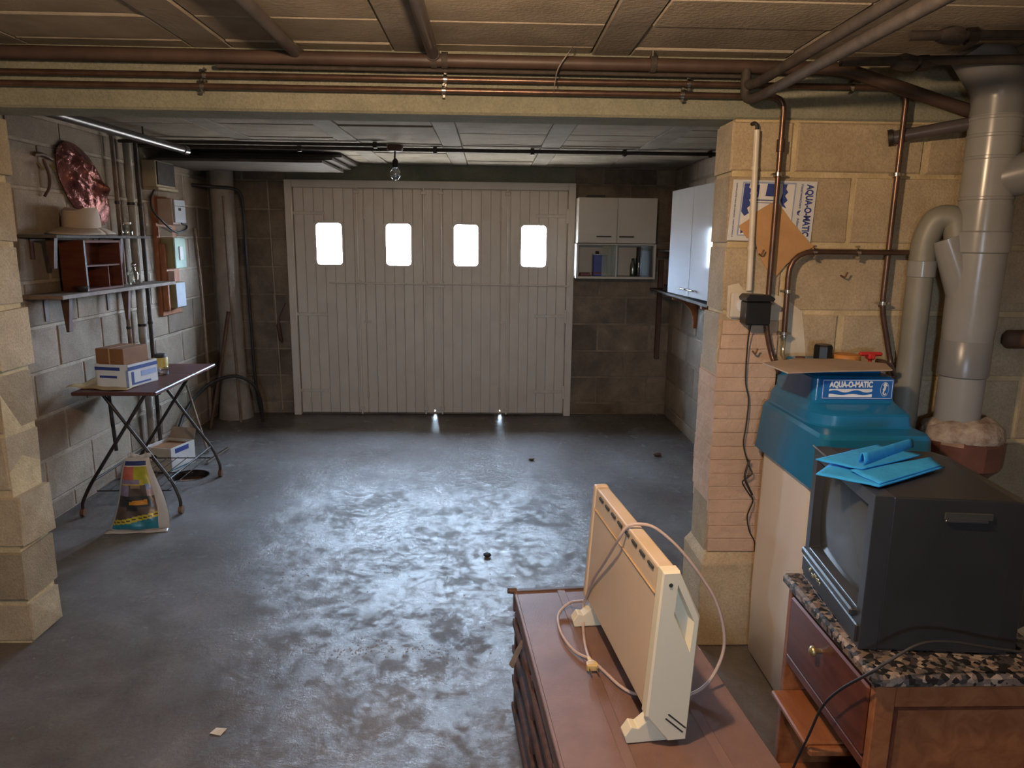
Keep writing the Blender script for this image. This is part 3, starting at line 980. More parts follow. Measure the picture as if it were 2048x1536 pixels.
pc = pipe('copper_pipe', 'short copper pipe bending from the grey drain branch down to the softener', [(1.575, 2.545, 1.524), (1.048, 2.545, 1.524), (1.052, 2.545, 1.225)], 0.0097, 'copper', bend=0.09)
for x in (1.135, 1.29):
    clamp(pc, (x, 2.545, 1.524), (1, 0, 0), 0.0097)
for z in (1.385, 1.235):
    clamp(pc, (1.051, 2.545, z), (0, 0, 1), 0.0097)
MB().tube([(1.052, 2.545, 1.235), (1.05, 2.54, 1.16), (1.06, 2.50, 1.13)], 0.009, 10).build('hose', 'clear', pc, smooth=60)

# the two pipes coming off the beam towards the viewer, with the drop between
ru = pipe('steel_pipe', 'upper of the two rusty steel pipes running overhead towards the viewer', [(0.842, 2.525, 2.115), (0.845, 2.525, 2.064), (0.862, 2.46, 2.062), (0.872, 0.4, 2.075)], 0.0155, 'rustpipe', bend=0.03)
rl = pipe('steel_pipe', 'lower of the two rusty steel pipes running overhead towards the viewer', [(0.842, 2.525, 2.11), (0.842, 2.525, 2.016), (0.865, 2.44, 2.016), (0.872, 0.4, 2.022)], 0.0155, 'rustpipe', bend=0.045)
for x, ya, yb, lab in ((-0.635, 0.3, 2.575, 'dark ceiling pipe ending short of the beam, above the left half'), (-0.192, 0.3, 2.53, 'dark ceiling pipe joining the thick beam pipe at a tee')):
    t = thing('ceiling_pipe', lab, 'pipe', (x, yb, 2.13))
    MB().tube([(x, ya, 2.147), (x, yb, 2.140)], 0.019, 12).build('tube', 'darkpipe', t, smooth=50)
    MB().tube([(x, yb - 0.03, 2.140), (x, yb - 0.004, 2.140)], 0.023, 12).build('collar', 'rustpipe', t, smooth=40)
# pipes at top right
for ya, za, x0, dz, lab in ((2.20, 2.142, 1.20, 0.012, 'rusty valve pipe close under the ceiling, crossing over the grey elbow'), (2.36, 2.105, 1.08, 0.030, 'rusty valve pipe just below the first, passing in front of the grey elbow')):
    t = thing('valve_pipe', lab, 'pipe', (x0, ya, za))
    MB().tube([(x0, ya, za), (XRN - 0.002, ya - 0.04, za + dz)], 0.014, 10).build('tube', 'rustpipe', t, smooth=50)
    xv = x0 + (0.12 if dz < 0.02 else 0.2)
    MB().tube([(xv - 0.035, ya, za), (xv - 0.02, ya, za), (xv, ya, za + 0.003), (xv + 0.03, ya, za), (xv + 0.04, ya, za)], [0.017, 0.022, 0.027, 0.024, 0.017], 8).build('valve', 'rustpipe', t, smooth=30)
    MB().tube([(xv + 0.045, ya, za), (xv + 0.075, ya, za + 0.002)], 0.024, 6).build('union_nut', 'iron', t)
sb = pipe('support_pipe', 'short grey-brown pipe reaching from the block wall to the grey drain pipe', [(1.385, 2.588, 1.915), (1.62, 2.49, 1.955)], 0.022, 'darkpipe')
MB().tube([(1.378, 2.592, 1.914), (1.392, 2.585, 1.917)], 0.028, 12).build('end_ring', 'iron', sb, smooth=40)
cw = MB().tube(spline([(0.262, 2.45, 2.168), (0.250, 2.47, 2.15), (0.215, 2.49, 2.10), (0.206, 2.50, 2.058), (0.202, 2.50, 2.016)]), [0.0006 + 0.0024 * math.sin(i / 24 * PI) ** 2 for i in range(25)], 5)
cw.build('cobweb', 'darkpipe', label='dusty cobweb thread dangling in front of the beam pipes', cat='cobweb')

# ---- grey drain stack
ds = thing('drain_stack', 'thick grey plastic drain stack with branches, on a clay collar', 'drain pipe', (1.665, 2.46, 0.90))
cx_, cy_ = 1.665, 2.46
MB().lathe([(0.073, 0.0), (0.073, 0.30)], (cx_, cy_, 0.92), 28).build('lower_pipe', 'pvc', ds, smooth=40)
MB().lathe([(0.076, 0.0), (0.080, 0.004), (0.080, 0.125), (0.076, 0.13)], (cx_, cy_, 1.10), 28).build('lower_sleeve', 'pvc_dark', ds, smooth=40)
MB().lathe([(0.078, 0.0), (0.082, 0.05), (0.084, 0.30), (0.091, 0.305), (0.091, 0.37), (0.084, 0.375), (0.084, 0.46)], (cx_, cy_, 1.225), 28).build('branch_body', 'pvc', ds, smooth=40)
MB().lathe([(0.080, 0.0), (0.080, 0.33)], (cx_, cy_, 1.66), 28).build('upper_pipe', 'pvc', ds, smooth=40)
for z in (1.70, 1.83, 1.90, 1.955):
    MB().lathe([(0.0805, 0.0), (0.0825, 0.002), (0.0825, 0.010), (0.0805, 0.012)], (cx_, cy_, z), 28).build('joint_ring', 'pvc', ds, smooth=40)
MB().tube(rounded([(cx_, cy_, 1.97), (cx_, cy_, 2.06), (1.605, 2.45, 2.125), (1.55, 2.445, 2.19)], 0.06), 0.082, 24).build('top_elbow', 'pvc_dark', ds, smooth=50)
MB().tube([(1.563, 2.485, 1.575), (1.60, 2.472, 1.48), (cx_, cy_, 1.31)], [0.048, 0.052, 0.056], 20).build('inlet_branch', 'pvc', ds, smooth=50)
MB().tube([(cx_, cy_, 1.76), (1.78, 2.36, 1.80), (2.02, 2.18, 1.85)], 0.068, 22).build('side_branch', 'pvc_dark', ds, smooth=50)
tp = thing('waste_pipe', 'slimmer dusty grey waste pipe rising behind the softener to an elbow', 'pipe', (1.512, 2.52, 0.0))
MB().tube(rounded([(1.515, 2.525, 0.002), (1.510, 2.525, 1.57), (1.535, 2.51, 1.645), (1.585, 2.485, 1.645), (1.60, 2.475, 1.56)], 0.05), 0.043, 20).build('tube', 'pvc_dusty', tp, smooth=50)
MB().lathe([(0.0435, 0), (0.047, 0.003), (0.047, 0.055), (0.0435, 0.058)], (1.512, 2.525, 1.44), 20).build('sleeve', 'pvc', tp, smooth=40)
cl = thing('clay_collar', 'brown glazed clay pipe collar capped with crumbly mortar', 'pipe collar', (1.69, 2.455, 0))
MB().lathe([(0.085, 0.0), (0.085, 0.70), (0.10, 0.75), (0.135, 0.785), (0.138, 0.87), (0.13, 0.885)], (1.69, 2.455, 0), 12).build('clay_pipe', 'clay', cl, smooth=25)
mc = MB()
rings = []
for r, z in ((0.130, 0.876), (0.137, 0.895), (0.125, 0.925), (0.095, 0.945), (0.07, 0.955)):
    rings.append([(1.69 + (r + random.uniform(-0.007, 0.007)) * math.cos(2 * PI * k / 22), 2.455 + (r + random.uniform(-0.007, 0.007)) * math.sin(2 * PI * k / 22), z + random.uniform(-0.006, 0.006)) for k in range(22)])
mc.loft(rings).build('mortar_cap', 'mortar_cap', cl, smooth=60)
MB().box(1.875, 2.02, 2.55, 2.594, 1.183, 1.250, b=0.018).build('wooden_block', 'wood_brown', smooth=50, label='small brown wooden block fixed to the wall right of the drain stack', cat='wood block')

# ---- conduit, adapter, poster, card
cd = thing('cable_conduit', 'ivory plastic cable conduit on the block wall beside the poster', 'conduit', (0.915, 2.58, 1.38))
MB().tube([(0.909, 2.573, 1.932), (0.923, 2.573, 1.385)], 0.0105, 12).build('tube', 'white_conduit', cd, smooth=50)
for z in (1.80, 1.53):
    x = 0.909 + (1.932 - z) / 0.547 * 0.014
    MB().lathe([(0.0125, 0), (0.0125, 0.012)], (x, 2.575, z), 12).build('clip', 'white_conduit', cd, smooth=40)
MB().tube(spline([(0.909, 2.575, 1.925), (0.909, 2.575, 1.945), (0.902, 2.58, 1.955), (0.895, 2.592, 1.953)]), 0.006, 8).build('cable_end', 'rubber', cd, smooth=50)
so = thing('wall_socket', 'ivory wall socket half hidden behind the black adapter', 'socket', (0.905, 2.58, 1.27))
MB().box(0.862, 0.94, 2.572, 2.594, 1.285, 1.378, b=0.006).build('plate', 'white_conduit', so)
MB().lathe([(0.022, 0), (0.022, 0.006)], (0, 0, 0), 16, M=Matrix.Translation((0.9, 2.572, 1.332)) @ Matrix.Rotation(PI / 2, 4, 'X')).build('insert', 'white', so, smooth=40)
ad = thing('power_adapter', 'black plug-in power adapter with a thin wavy lead', 'adapter', (0.935, 2.53, 1.268))
MB().box(0.893, 0.980, 2.495, 2.566, 1.268, 1.352, b=0.006).build('case', 'black', ad)
MB().prism([(0.890, 1.352), (0.984, 1.352), (0.990, 1.362), (0.972, 1.374), (0.897, 1.376), (0.886, 1.364)], 2.490, 2.570).build('hood', 'black', ad, bevel=0.002)
MB().tube(spline([(0.924, 2.53, 1.27), (0.925, 2.55, 1.20), (0.930, 2.558, 1.061), (0.947, 2.558, 0.987), (0.945, 2.558, 0.892), (0.941, 2.558, 0.816), (0.966, 2.556, 0.738), (0.978, 2.55, 0.709),
                  (0.956, 2.548, 0.689), (0.947, 2.556, 0.67), (0.972, 2.555, 0.63), (0.99, 2.552, 0.601), (0.973, 2.55, 0.541), (0.985, 2.548, 0.48), (1.006, 2.545, 0.44), (1.008, 2.54, 0.403)]), 0.0026, 6).build('lead', 'rubber', ad, smooth=60)
MB().tube(spline([(0.966, 2.553, 0.76), (0.950, 2.545, 0.70), (0.962, 2.545, 0.665), (0.985, 2.55, 0.625)]), 0.004, 6).build('cable_tie', 'rubber', ad, smooth=60)

po = thing('poster', 'white and blue water-softener poster hung sideways on the block wall', 'poster', (0.99, 2.588, 1.556))
yq = 2.5905
MB().prism([(0.846, 1.769), (1.144, 1.765), (1.137, 1.556), (0.838, 1.560)], yq, yq + 0.0025).build('sheet', 'poster', po)


def ink(material, pts, name='print', dy=0.0012):
    MB().prism(pts, yq - dy, yq + 0.0005).build(name, material, po)


ink('print_pale', [(0.880, 1.762), (1.070, 1.760), (1.062, 1.573), (0.870, 1.577)], 'photo_field', 0.0006)
ink('paper', [(0.884, 1.757), (1.065, 1.755), (1.058, 1.578), (0.875, 1.581)], 'photo_field', 0.0009)
ink('print_blue', [(0.886, 1.756), (0.906, 1.756), (0.902, 1.742), (0.912, 1.736), (0.906, 1.722), (0.916, 1.712), (0.905, 1.70), (0.914, 1.685), (0.900, 1.672), (0.908, 1.655), (0.892, 1.645), (0.88, 1.66)])
ink('print_blue', [(0.968, 1.756), (1.006, 1.755), (0.996, 1.725), (1.0, 1.712), (0.962, 1.714)])
ink('print_blue', [(1.022, 1.755), (1.038, 1.755), (1.034, 1.738), (1.042, 1.728), (1.032, 1.715), (1.042, 1.70), (1.03, 1.688), (1.04, 1.672), (1.024, 1.68), (1.016, 1.70), (1.024, 1.725)])
ink('print_blue', [(0.918, 1.752), (0.940, 1.752), (0.938, 1.712), (0.93, 1.705), (0.934, 1.726), (0.922, 1.734)])
ink('print_blue', [(0.93, 1.702), (1.005, 1.701), (1.005, 1.697), (0.93, 1.698)])
ink('print_blue', [(0.93, 1.692), (1.005, 1.691), (1.005, 1.689), (0.93, 1.690)])
ink('print_blue', [(0.882, 1.598), (0.896, 1.59), (0.882, 1.584)])
dn, rg = (-0.034, 0, -1), (1, 0, -0.01)       # text reads downwards, its top faces right
lettering('AQUA-O-MATIC', 0.034, (1.116, yq - 0.0008, 1.665), dn, rg, 'print_blue', po, width=0.18, bold=0.0012)
lettering('Waterverzachters', 0.013, (1.090, yq - 0.0008, 1.715), dn, rg, 'print_blue', po, width=0.085)
ink('print_blue', [(1.083, 1.665), (1.092, 1.667), (1.089, 1.660), (1.084, 1.655), (1.090, 1.648), (1.081, 1.652), (1.079, 1.659)], 'emblem')
lettering('Adoucisseurs', 0.013, (1.084, yq - 0.0008, 1.605), dn, rg, 'print_blue', po, width=0.070)
lettering('INSTALLATIE VAN DE MERKEN   NOS APPAREILS', 0.007, (0.856, yq - 0.0008, 1.665), dn, rg, 'print_blue', po, width=0.185)
ka = thing('kraft_card', 'folded orange kraft card tucked behind the copper pipe over the poster', 'card', (1.02, 2.575, 1.437))
MB().prism([(1.002, 1.70), (1.058, 1.632), (1.15, 1.539), (1.108, 1.524), (1.053, 1.476), (1.024, 1.437), (0.988, 1.458), (0.952, 1.51), (0.932, 1.579), (0.93, 1.657), (0.965, 1.679)], 2.5858, 2.5888).build('sheet', 'kraft', ka)
MB().add([(0.931, 2.587, 1.655), (0.933, 2.587, 1.562), (0.905, 2.5872, 1.570), (0.873, 2.5868, 1.610), (0.907, 2.5872, 1.632)], [(0, 1, 2, 3, 4)]).build('folded_corner', 'kraft', ka, solid=0.002)
for i, (x, z, lab) in enumerate(((1.262, 1.44, 'bent nail in the block wall between the two copper drops'), (0.955, 1.515, 'bent nail at the lower left of the kraft card'), (0.955, 1.165, 'bent nail in the pink pier below the adapter'))):
    yw = Y0 - 0.02 if i == 2 else Y0 - 0.004
    MB().tube(spline([(x, yw, z), (x, yw - 0.03, z - 0.004), (x + 0.006, yw - 0.036, z + 0.014)]), 0.0032, 6).build('nail', 'rust', smooth=60, label=lab, cat='nail')

# ================================================================== WATER SOFTENER
ws = thing('water_softener', 'tall cream water softener with stepped blue hood, beside the pink pier', 'water softener', (1.16, 2.29, 0))


def rsec(x0, x1, y0, y1, z, r, n=6, rl=None):
    rl = rl or r
    out = []
    for cxx, cyy, t0, rr in ((x1 - r, y1 - r, 0, r), (x0 + r, y1 - r, PI / 2, r), (x0 + rl, y0 + rl, PI, rl), (x1 - r, y0 + r, 3 * PI / 2, r)):
        for q in range(n + 1):
            t = t0 + PI / 2 * q / n
            out.append((cxx + rr * math.cos(t), cyy + rr * math.sin(t), z))
    return out


MB().loft([rsec(1.02, 1.30, 2.09, 2.50, 0.0, 0.05), rsec(0.99, 1.32, 2.06, 2.53, 0.03, 0.06), rsec(0.985, 1.325, 2.055, 2.535, 0.30, 0.06), rsec(0.99, 1.32, 2.06, 2.53, 0.84, 0.06)]).build('body', 'softbody', ws, smooth=45)
hood = MB().loft([rsec(0.968, 1.338, 2.030, 2.545, 0.825, 0.03), rsec(0.985, 1.325, 2.038, 2.54, 0.980, 0.03), rsec(0.992, 1.318, 2.046, 2.54, 0.992, 0.03),
                  rsec(1.004, 1.314, 2.126, 2.54, 0.993, 0.02, rl=0.09), rsec(1.008, 1.312, 2.132, 2.54, 0.998, 0.02, rl=0.09), rsec(1.012, 1.310, 2.138, 2.54, 1.028, 0.02, rl=0.09), rsec(1.016, 1.308, 2.146, 2.54, 1.034, 0.02, rl=0.09),
                  rsec(1.030, 1.304, 2.224, 2.54, 1.052, 0.02), rsec(1.032, 1.302, 2.232, 2.54, 1.060, 0.018), rsec(1.036, 1.300, 2.238, 2.54, 1.128, 0.018), rsec(1.042, 1.294, 2.246, 2.54, 1.135, 0.018)])
hood = hood.build('hood', 'hood', ws, smooth=22)
px, pz0, pz1, py = (1.062, 1.288), 1.066, 1.126, 2.2315
MB().box(px[0] - 0.004, px[1] + 0.004, py - 0.001, py + 0.012, pz0 - 0.004, pz1 + 0.004, b=0.001).build('name_plate', 'plate', hood, label='bright blue name plate')
for bx in ((px[0], px[1], pz0, pz0 + 0.0013), (px[0], px[1], pz1 - 0.0013, pz1), (px[0], px[0] + 0.0013, pz0, pz1), (px[1] - 0.0013, px[1], pz0, pz1)):
    MB().box(bx[0], bx[1], py - 0.0016, py - 0.0009, bx[2], bx[3]).build('border_line', 'ink_white', hood)
lettering('AQUA-O-MATIC', 0.026, (1.153, py - 0.0014, 1.111), (1, 0, 0), (0, 0, 1), 'ink_white', hood, width=0.140, bold=0.0012)
for s in (0, 1):
    wv = MB()
    pts = []
    for i in range(25):
        x = 1.083 + 0.140 * i / 24
        pts.append((x, 0.0038 * math.sin(i / 24 * 4 * PI + s)))
    if s == 0:
        poly = [(1.083, 1.097), (1.223, 1.097)] + [(x, 1.0895 + d) for x, d in pts[::-1]]
    else:
        poly = [(1.223, 1.0705), (1.083, 1.0705)] + [(x, 1.079 + d * 0.6) for x, d in pts]
    wv.prism(poly, py - 0.0016, py - 0.0009).build('wave_print', 'ink_white', hood)
sea = [(-1, 9), (1.5, 10), (3.5, 8.5), (3.2, 6.5), (5.0, 5.2), (4.4, 4.4), (2.2, 5.0), (2.6, 2.5), (2.0, -0.5), (0.2, -3.5), (-0.2, -6), (1.0, -7.6), (2.4, -7.0), (2.2, -5.6), (3.2, -5.8), (3.4, -8.0), (1.0, -9.6),
       (-1.6, -8.2), (-2.2, -5.0), (-1.4, -2.4), (-2.6, -0.5), (-1.2, 1.5), (-0.4, 4.0), (-2.4, 6.0)]
MB().prism([(1.262 + a * 0.0021, 1.097 + b * 0.0021) for a, b in sea], py - 0.0016, py - 0.0009).build('seahorse_emblem', 'ink_white', hood)
ov = [(1.263 + 0.0135 * math.cos(t * PI / 14), 1.0965 + 0.0235 * math.sin(t * PI / 14)) for t in range(28)]
oi_ = [(1.263 + 0.0125 * math.cos(t * PI / 14), 1.0965 + 0.0225 * math.sin(t * PI / 14)) for t in range(28)]
MB().add([(x, py - 0.0014, z) for x, z in ov + oi_], [[k, (k + 1) % 28, 28 + (k + 1) % 28, 28 + k] for k in range(28)]).build('oval_line', 'ink_white', hood)
MB().box(1.055, 1.29, 2.30, 2.53, 1.13, 1.158, b=0.01).build('valve_cover', 'hood', ws)
MB().lathe([(0.030, 0), (0.032, 0.004), (0.032, 0.07), (0.028, 0.076)], (1.150, 2.44, 1.135), 8).build('black_cap', 'black', ws)
MB().lathe([(0.048, 0), (0.048, 0.024), (0.044, 0.028)], (1.232, 2.44, 1.150), 20).build('orange_cap', 'orange', ws, smooth=40)
tp_ = MB().tube([(1.318, 2.44, 1.13), (1.318, 2.44, 1.17)], 0.007, 8).box(1.278, 1.358, 2.43, 2.45, 1.172, 1.186, b=0.005).box(1.306, 1.330, 2.425, 2.455, 1.160, 1.182, b=0.004)
tp_.build('red_tap', 'red', ws, label='red tap handle')
MB().tube(spline([(1.33, 2.42, 1.155), (1.36, 2.42, 1.15), (1.40, 2.45, 1.13), (1.44, 2.50, 1.10)]), 0.011, 10).build('brass_elbow', 'copper', ws, smooth=50)
MB().lathe([(0.016, 0), (0.016, 0.02)], (1.072, 2.44, 1.148), 12).build('brown_knob', 'wood_brown', ws, smooth=40)
cs = MB().add([(0.887, 2.297, 1.168), (0.906, 2.140, 1.164), (1.055, 2.18, 1.1625), (1.264, 2.20, 1.164), (1.305, 2.315, 1.165), (1.18, 2.40, 1.166), (1.04, 2.40, 1.166)], [(0, 1, 2, 6), (2, 3, 4, 5, 6)])
cs.build('card_sheet', 'greycard', solid=0.004, label='warped grey-brown card sheet lying on top of the blue hood', cat='card')

# ================================================================== NIGHTSTAND, TELEVISION, CLOTH
ns = thing('nightstand', 'reddish wooden nightstand with marble top carrying the television', 'nightstand', (1.045, 1.61, 0))
NX0, NX1, NY0, NY1 = 0.838, 1.255, 1.378, 1.845
MB().box(NX0 - 0.018, NX1 + 0.01, NY0 - 0.018, NY1 + 0.01, 0.620, 0.650, b=0.007).build('marble_top', 'marble', ns, label='speckled brown and black marble top')
sp = thing  # keep name short below
near = MB().box(NX0, NX0 + 0.045, NY0, NY0 + 0.022, 0, 0.62, b=0.002).box(NX1 - 0.045, NX1, NY0, NY0 + 0.022, 0, 0.62, b=0.002)
near.box(NX0 + 0.045, NX1 - 0.045, NY0, NY0 + 0.022, 0.565, 0.62, b=0.001).box(NX0 + 0.045, NX1 - 0.045, NY0, NY0 + 0.022, 0.0, 0.08, b=0.001)
near = near.build('side_panel', 'wood', ns)
MB().box(NX0 + 0.045, NX1 - 0.045, NY0 + 0.007, NY0 + 0.016, 0.08, 0.565).build('inset_panel', 'wood', near)
bd = MB()
for bx in ((NX0 + 0.045, NX1 - 0.045, 0.553, 0.565), (NX0 + 0.045, NX0 + 0.057, 0.08, 0.553), (NX1 - 0.057, NX1 - 0.045, 0.08, 0.553)):
    bd.box(bx[0], bx[1], NY0 + 0.002, NY0 + 0.010, bx[2], bx[3], b=0.003)
bd.build('bead_moulding', 'wood_dark', near)
part('side_panel', 'wood', ns, bx=(NX0, NX1, NY1 - 0.022, NY1, 0, 0.62))
part('back_panel', 'wood', ns, bx=(NX1 - 0.012, NX1, NY0 + 0.022, NY1 - 0.022, 0.02, 0.62))
part('top_rail', 'wood_dark', ns, bx=(NX0 + 0.002, NX0 + 0.03, NY0 + 0.022, NY1 - 0.022, 0.60, 0.62))
dr = MB().box(NX0 - 0.004, NX0 + 0.016, NY0 + 0.026, NY1 - 0.026, 0.425, 0.597, b=0.005).build('drawer', 'wood_dark', ns, label='dark red glossy drawer front')
MB().box(NX0 + 0.016, NX1 - 0.05, NY0 + 0.035, NY1 - 0.035, 0.43, 0.58).build('drawer_box', 'wood', dr)
MB().lathe([(0.006, 0), (0.006, 0.012), (0.013, 0.018), (0.013, 0.024), (0.007, 0.029)], (0, 0, 0), 14, M=Matrix.Translation((NX0 - 0.004, 1.625, 0.548)) @ Matrix.Rotation(-PI / 2, 4, 'Y')).build('knob', 'gold', dr, smooth=50)
part('middle_rail', 'wood_dark', ns, bx=(NX0, NX0 + 0.02, NY0 + 0.022, NY1 - 0.022, 0.395, 0.420))
part('middle_shelf', 'wood', ns, bx=(NX0 + 0.02, NX1 - 0.012, NY0 + 0.022, NY1 - 0.022, 0.395, 0.413))
pu = MB().box(NX0 - 0.035, NX1 - 0.08, 1.60, NY1 - 0.024, 0.292, 0.308, b=0.004).build('sliding_shelf', 'wood', ns, label='pulled-out reddish shelf board')
MB().box(NX0 - 0.03, NX1 - 0.1, 1.578, 1.60, 0.280, 0.303, b=0.006).build('edge_moulding', 'wood', pu)
part('bottom_board', 'wood', ns, bx=(NX0 + 0.004, NX1 - 0.012, NY0 + 0.022, NY1 - 0.022, 0.05, 0.07))
part('plinth_rail', 'wood_dark', ns, bx=(NX0 + 0.004, NX0 + 0.02, NY0 + 0.022, NY1 - 0.022, 0.0, 0.05))

tv = thing('television', 'black box television standing on the marble-topped nightstand', 'television', (0.835, 1.463, 0.651), math.radians(-5.9))
TW, TD, TH = 0.390, 0.345, 0.366
sh = MB()
sh.loft([[(x, y0, z0), (x, y1, z0), (x, y1, z1), (x, y0, z1)] for x, y0, y1, z0, z1 in
         ((0.040, 0.001, TW - 0.001, 0.001, TH - 0.001), (0.30, 0.004, TW - 0.004, 0.003, TH - 0.004), (TD, 0.012, TW - 0.012, 0.006, TH - 0.016), (0.37, 0.07, TW - 0.07, 0.02, TH - 0.09), (0.43, 0.10, TW - 0.10, 0.03, TH - 0.14))])
shell = sh.build('casing', 'tv', tv, local=True, bevel=0.004)
gr = MB().box(0.150, 0.250, -0.0015, 0.004, 0.318, 0.334, b=0.001)
gr.build('grip_recess', 'slot', shell, local=True)
MB().box(0.150, 0.240, -0.006, 0.002, 0.312, 0.319, b=0.002).build('grip_lip', 'tv_gloss', shell, local=True)
ob, ib = [(0, 0), (TW, 0), (TW, TH), (0, TH)], [(0.030, 0.088), (TW - 0.030, 0.088), (TW - 0.030, TH - 0.030), (0.030, TH - 0.030)]
ic = [(0.044, 0.100), (TW - 0.044, 0.100), (TW - 0.044, TH - 0.044), (0.044, TH - 0.044)]
vs = [(0, y, z) for y, z in ob] + [(0, y, z) for y, z in ib] + [(0.024, y, z) for y, z in ic] + [(0.040, y, z) for y, z in ob]
fs = []
for q in range(4):
    r_ = (q + 1) % 4
    fs += [[q, r_, 4 + r_, 4 + q], [4 + q, 4 + r_, 8 + r_, 8 + q], [q, 12 + q, 12 + r_, r_]]
bz = MB().add(vs, fs).build('bezel', 'tv_gloss', tv, local=True, bevel=0.002)


def scr(u, v):
    y, z = 0.044 + u * (TW - 0.088), 0.100 + v * (TH - 0.144)
    return (0.012 + 0.012 * ((2 * u - 1) ** 2 + (2 * v - 1) ** 2) * 0.5 * 1.0, y, z)


MB().grid(scr, 12, 10).build('screen', 'screen', tv, local=True, smooth=60)
MB().box(-0.012, 0.004, 0.035, TW - 0.006, 0.062, 0.082, b=0.004).build('ledge', 'tv_gloss', tv, local=True)
MB().box(-0.006, 0.004, 0.01, TW - 0.004, 0.012, 0.056, b=0.003).build('control_flap', 'tv', tv, local=True)
gm = random.Random(3)
for q in range(9):
    y = 0.24 + 0.010 * q
    z = 0.036 + 0.006 * gm.uniform(-1, 1)
    MB().box(-0.0072, -0.0055, y, y + 0.007, z, z + 0.009, b=0.001).build('gold_mark', 'gold', tv, local=True)
lead = MB().tube(spline([(1.30, 1.40, 0.66), (1.20, 1.372, 0.69), (1.071, 1.362, 0.714), (0.972, 1.36, 0.731), (0.905, 1.358, 0.727), (0.838, 1.352, 0.690), (0.806, 1.355, 0.663), (0.800, 1.455, 0.555), (0.798, 1.523, 0.462), (0.797, 1.569, 0.353),
                         (0.795, 1.629, 0.21), (0.79, 1.66, 0.10), (0.77, 1.70, 0.006), (0.72, 1.78, 0.006)]), 0.0032, 8)
lead.build('power_lead', 'rubber', tv, smooth=60)
MB().tube([(0.868, 1.845, 1.0205), (0.850, 1.70, 1.0205)], 0.0022, 6).build('antenna', 'chrome', label='thin chrome antenna rod poking out from under the turquoise cloth', cat='antenna')

ct = thing('folded_cloth', 'folded turquoise cloth lying on top of the television', 'cloth', (0.95, 1.66, 1.018))


def sheet(q, z0, z1, amp, seed, nu=16, nv=12):
    a, b, c, d = [Vector((p[0], p[1], 0)) for p in q]
    rn = random.Random(seed)
    ph = [rn.uniform(0, 6) for _ in range(4)]
    def f(u, v):
        p = a * (1 - u) * (1 - v) + b * u * (1 - v) + c * u * v + d * (1 - u) * v
        p.z = z0 + (z1 - z0) * u + amp * (math.sin(5 * u + ph[0]) * math.sin(4 * v + ph[1]) + 0.5 * math.sin(11 * u + 7 * v + ph[2])) + amp
        return p
    return MB().grid(f, nu, nv)


sheet([(0.766, 1.602), (0.862, 1.502), (1.105, 1.650), (0.95, 1.80)], 1.020, 1.022, 0.0012, 1).build('bottom_layer', 'cloth', ct, solid=0.003, smooth=60)
sheet([(0.850, 1.606), (0.868, 1.512), (1.094, 1.650), (1.108, 1.712)], 1.027, 1.026, 0.0012, 2).build('front_layer', 'cloth', ct, solid=0.003, smooth=60)
sheet([(0.800, 1.682), (0.875, 1.600), (1.085, 1.715), (1.030, 1.82)], 1.029, 1.032, 0.0012, 4).build('rear_layer', 'cloth', ct, solid=0.003, smooth=60)
fdm = MB()
fdm.grid(lambda u, v: Vector((0.893 + 0.21 * u, 1.640 + 0.155 * u - 0.012 * math.cos(v * PI), 1.034 + 0.026 * math.sin(v * PI) * (1 - 0.25 * u))), 12, 8)
fdm.build('raised_fold', 'cloth', ct, solid=0.002, smooth=60)

# ================================================================== TRUNK AND HEATER
AT = math.radians(5.4)
tr = thing('trunk', 'long mauve-brown trunk with battens, under the beige heater', 'trunk', (0.082, 2.143, 0), AT)
W_, L_, H_ = 0.472, 1.02, 0.448


def tbox(name, material, x0, x1, y0, y1, z0, z1, b=0.003, parent=None, **k):
    return MB().box(x0, x1, y0, y1, z0, z1, b=b).build(name, material, parent or tr, local=True, **k)


tbox('body', 'trunk_dark', 0.012, W_ - 0.012, -L_ + 0.012, -0.012, 0.02, 0.40)
lid = tbox('lid', 'trunk', 0.0, W_, -L_, 0.0, 0.385, H_, 0.004)
for x in (0.148, 0.355):
    tbox('lid_band', 'trunk', x - 0.013, x + 0.013, -L_ + 0.003, -0.003, H_ - 0.002, H_ + 0.0022, 0.0015, lid)
tbox('rear_lip', 'trunk_dark', -0.004, W_ + 0.004, -0.012, 0.004, 0.38, H_ + 0.004, 0.002, lid)
tbox('edge_strip', 'trunk', -0.004, 0.006, -L_, -0.012, 0.436, H_ + 0.002, 0.002, lid)
for z in (0.33, 0.235, 0.13, 0.03):
    tbox('side_batten', 'trunk_dark', -0.006, 0.014, -L_ + 0.004, -0.004, z, z + 0.028, 0.004)
for y in (-0.02, -0.36, -0.70, -L_ + 0.05):
    tbox('upright', 'trunk_dark', -0.002, 0.014, y - 0.03, y, 0.02, 0.385, 0.003)
MB().tube([(-0.022, 0.0, H_ + 0.001), (0.006, 0.0, H_ - 0.002)], [0.009, 0.011], 10).build('corner_knob', 'wood_brown', tr, local=True, smooth=50)
MB().add([(-0.002, -0.20, 0.392), (-0.010, -0.235, 0.388), (-0.034, -0.235, 0.325), (-0.040, -0.205, 0.318), (-0.018, -0.195, 0.36)], [(0, 1, 2, 3, 4)]).build('leather_handle', 'stick', tr, local=True, solid=0.004)

AH = math.radians(6.9)
ht = thing('convector_heater', 'beige electric convector heater standing on the trunk', 'heater', (0.366, 1.41, H_ + 0.0025), AH)
HL = 0.566
prof = [(0.0, 0.418), (0.038, 0.418), (0.090, 0.309), (0.075, 0.012), (0.033, 0.012), (-0.021, 0.077)]


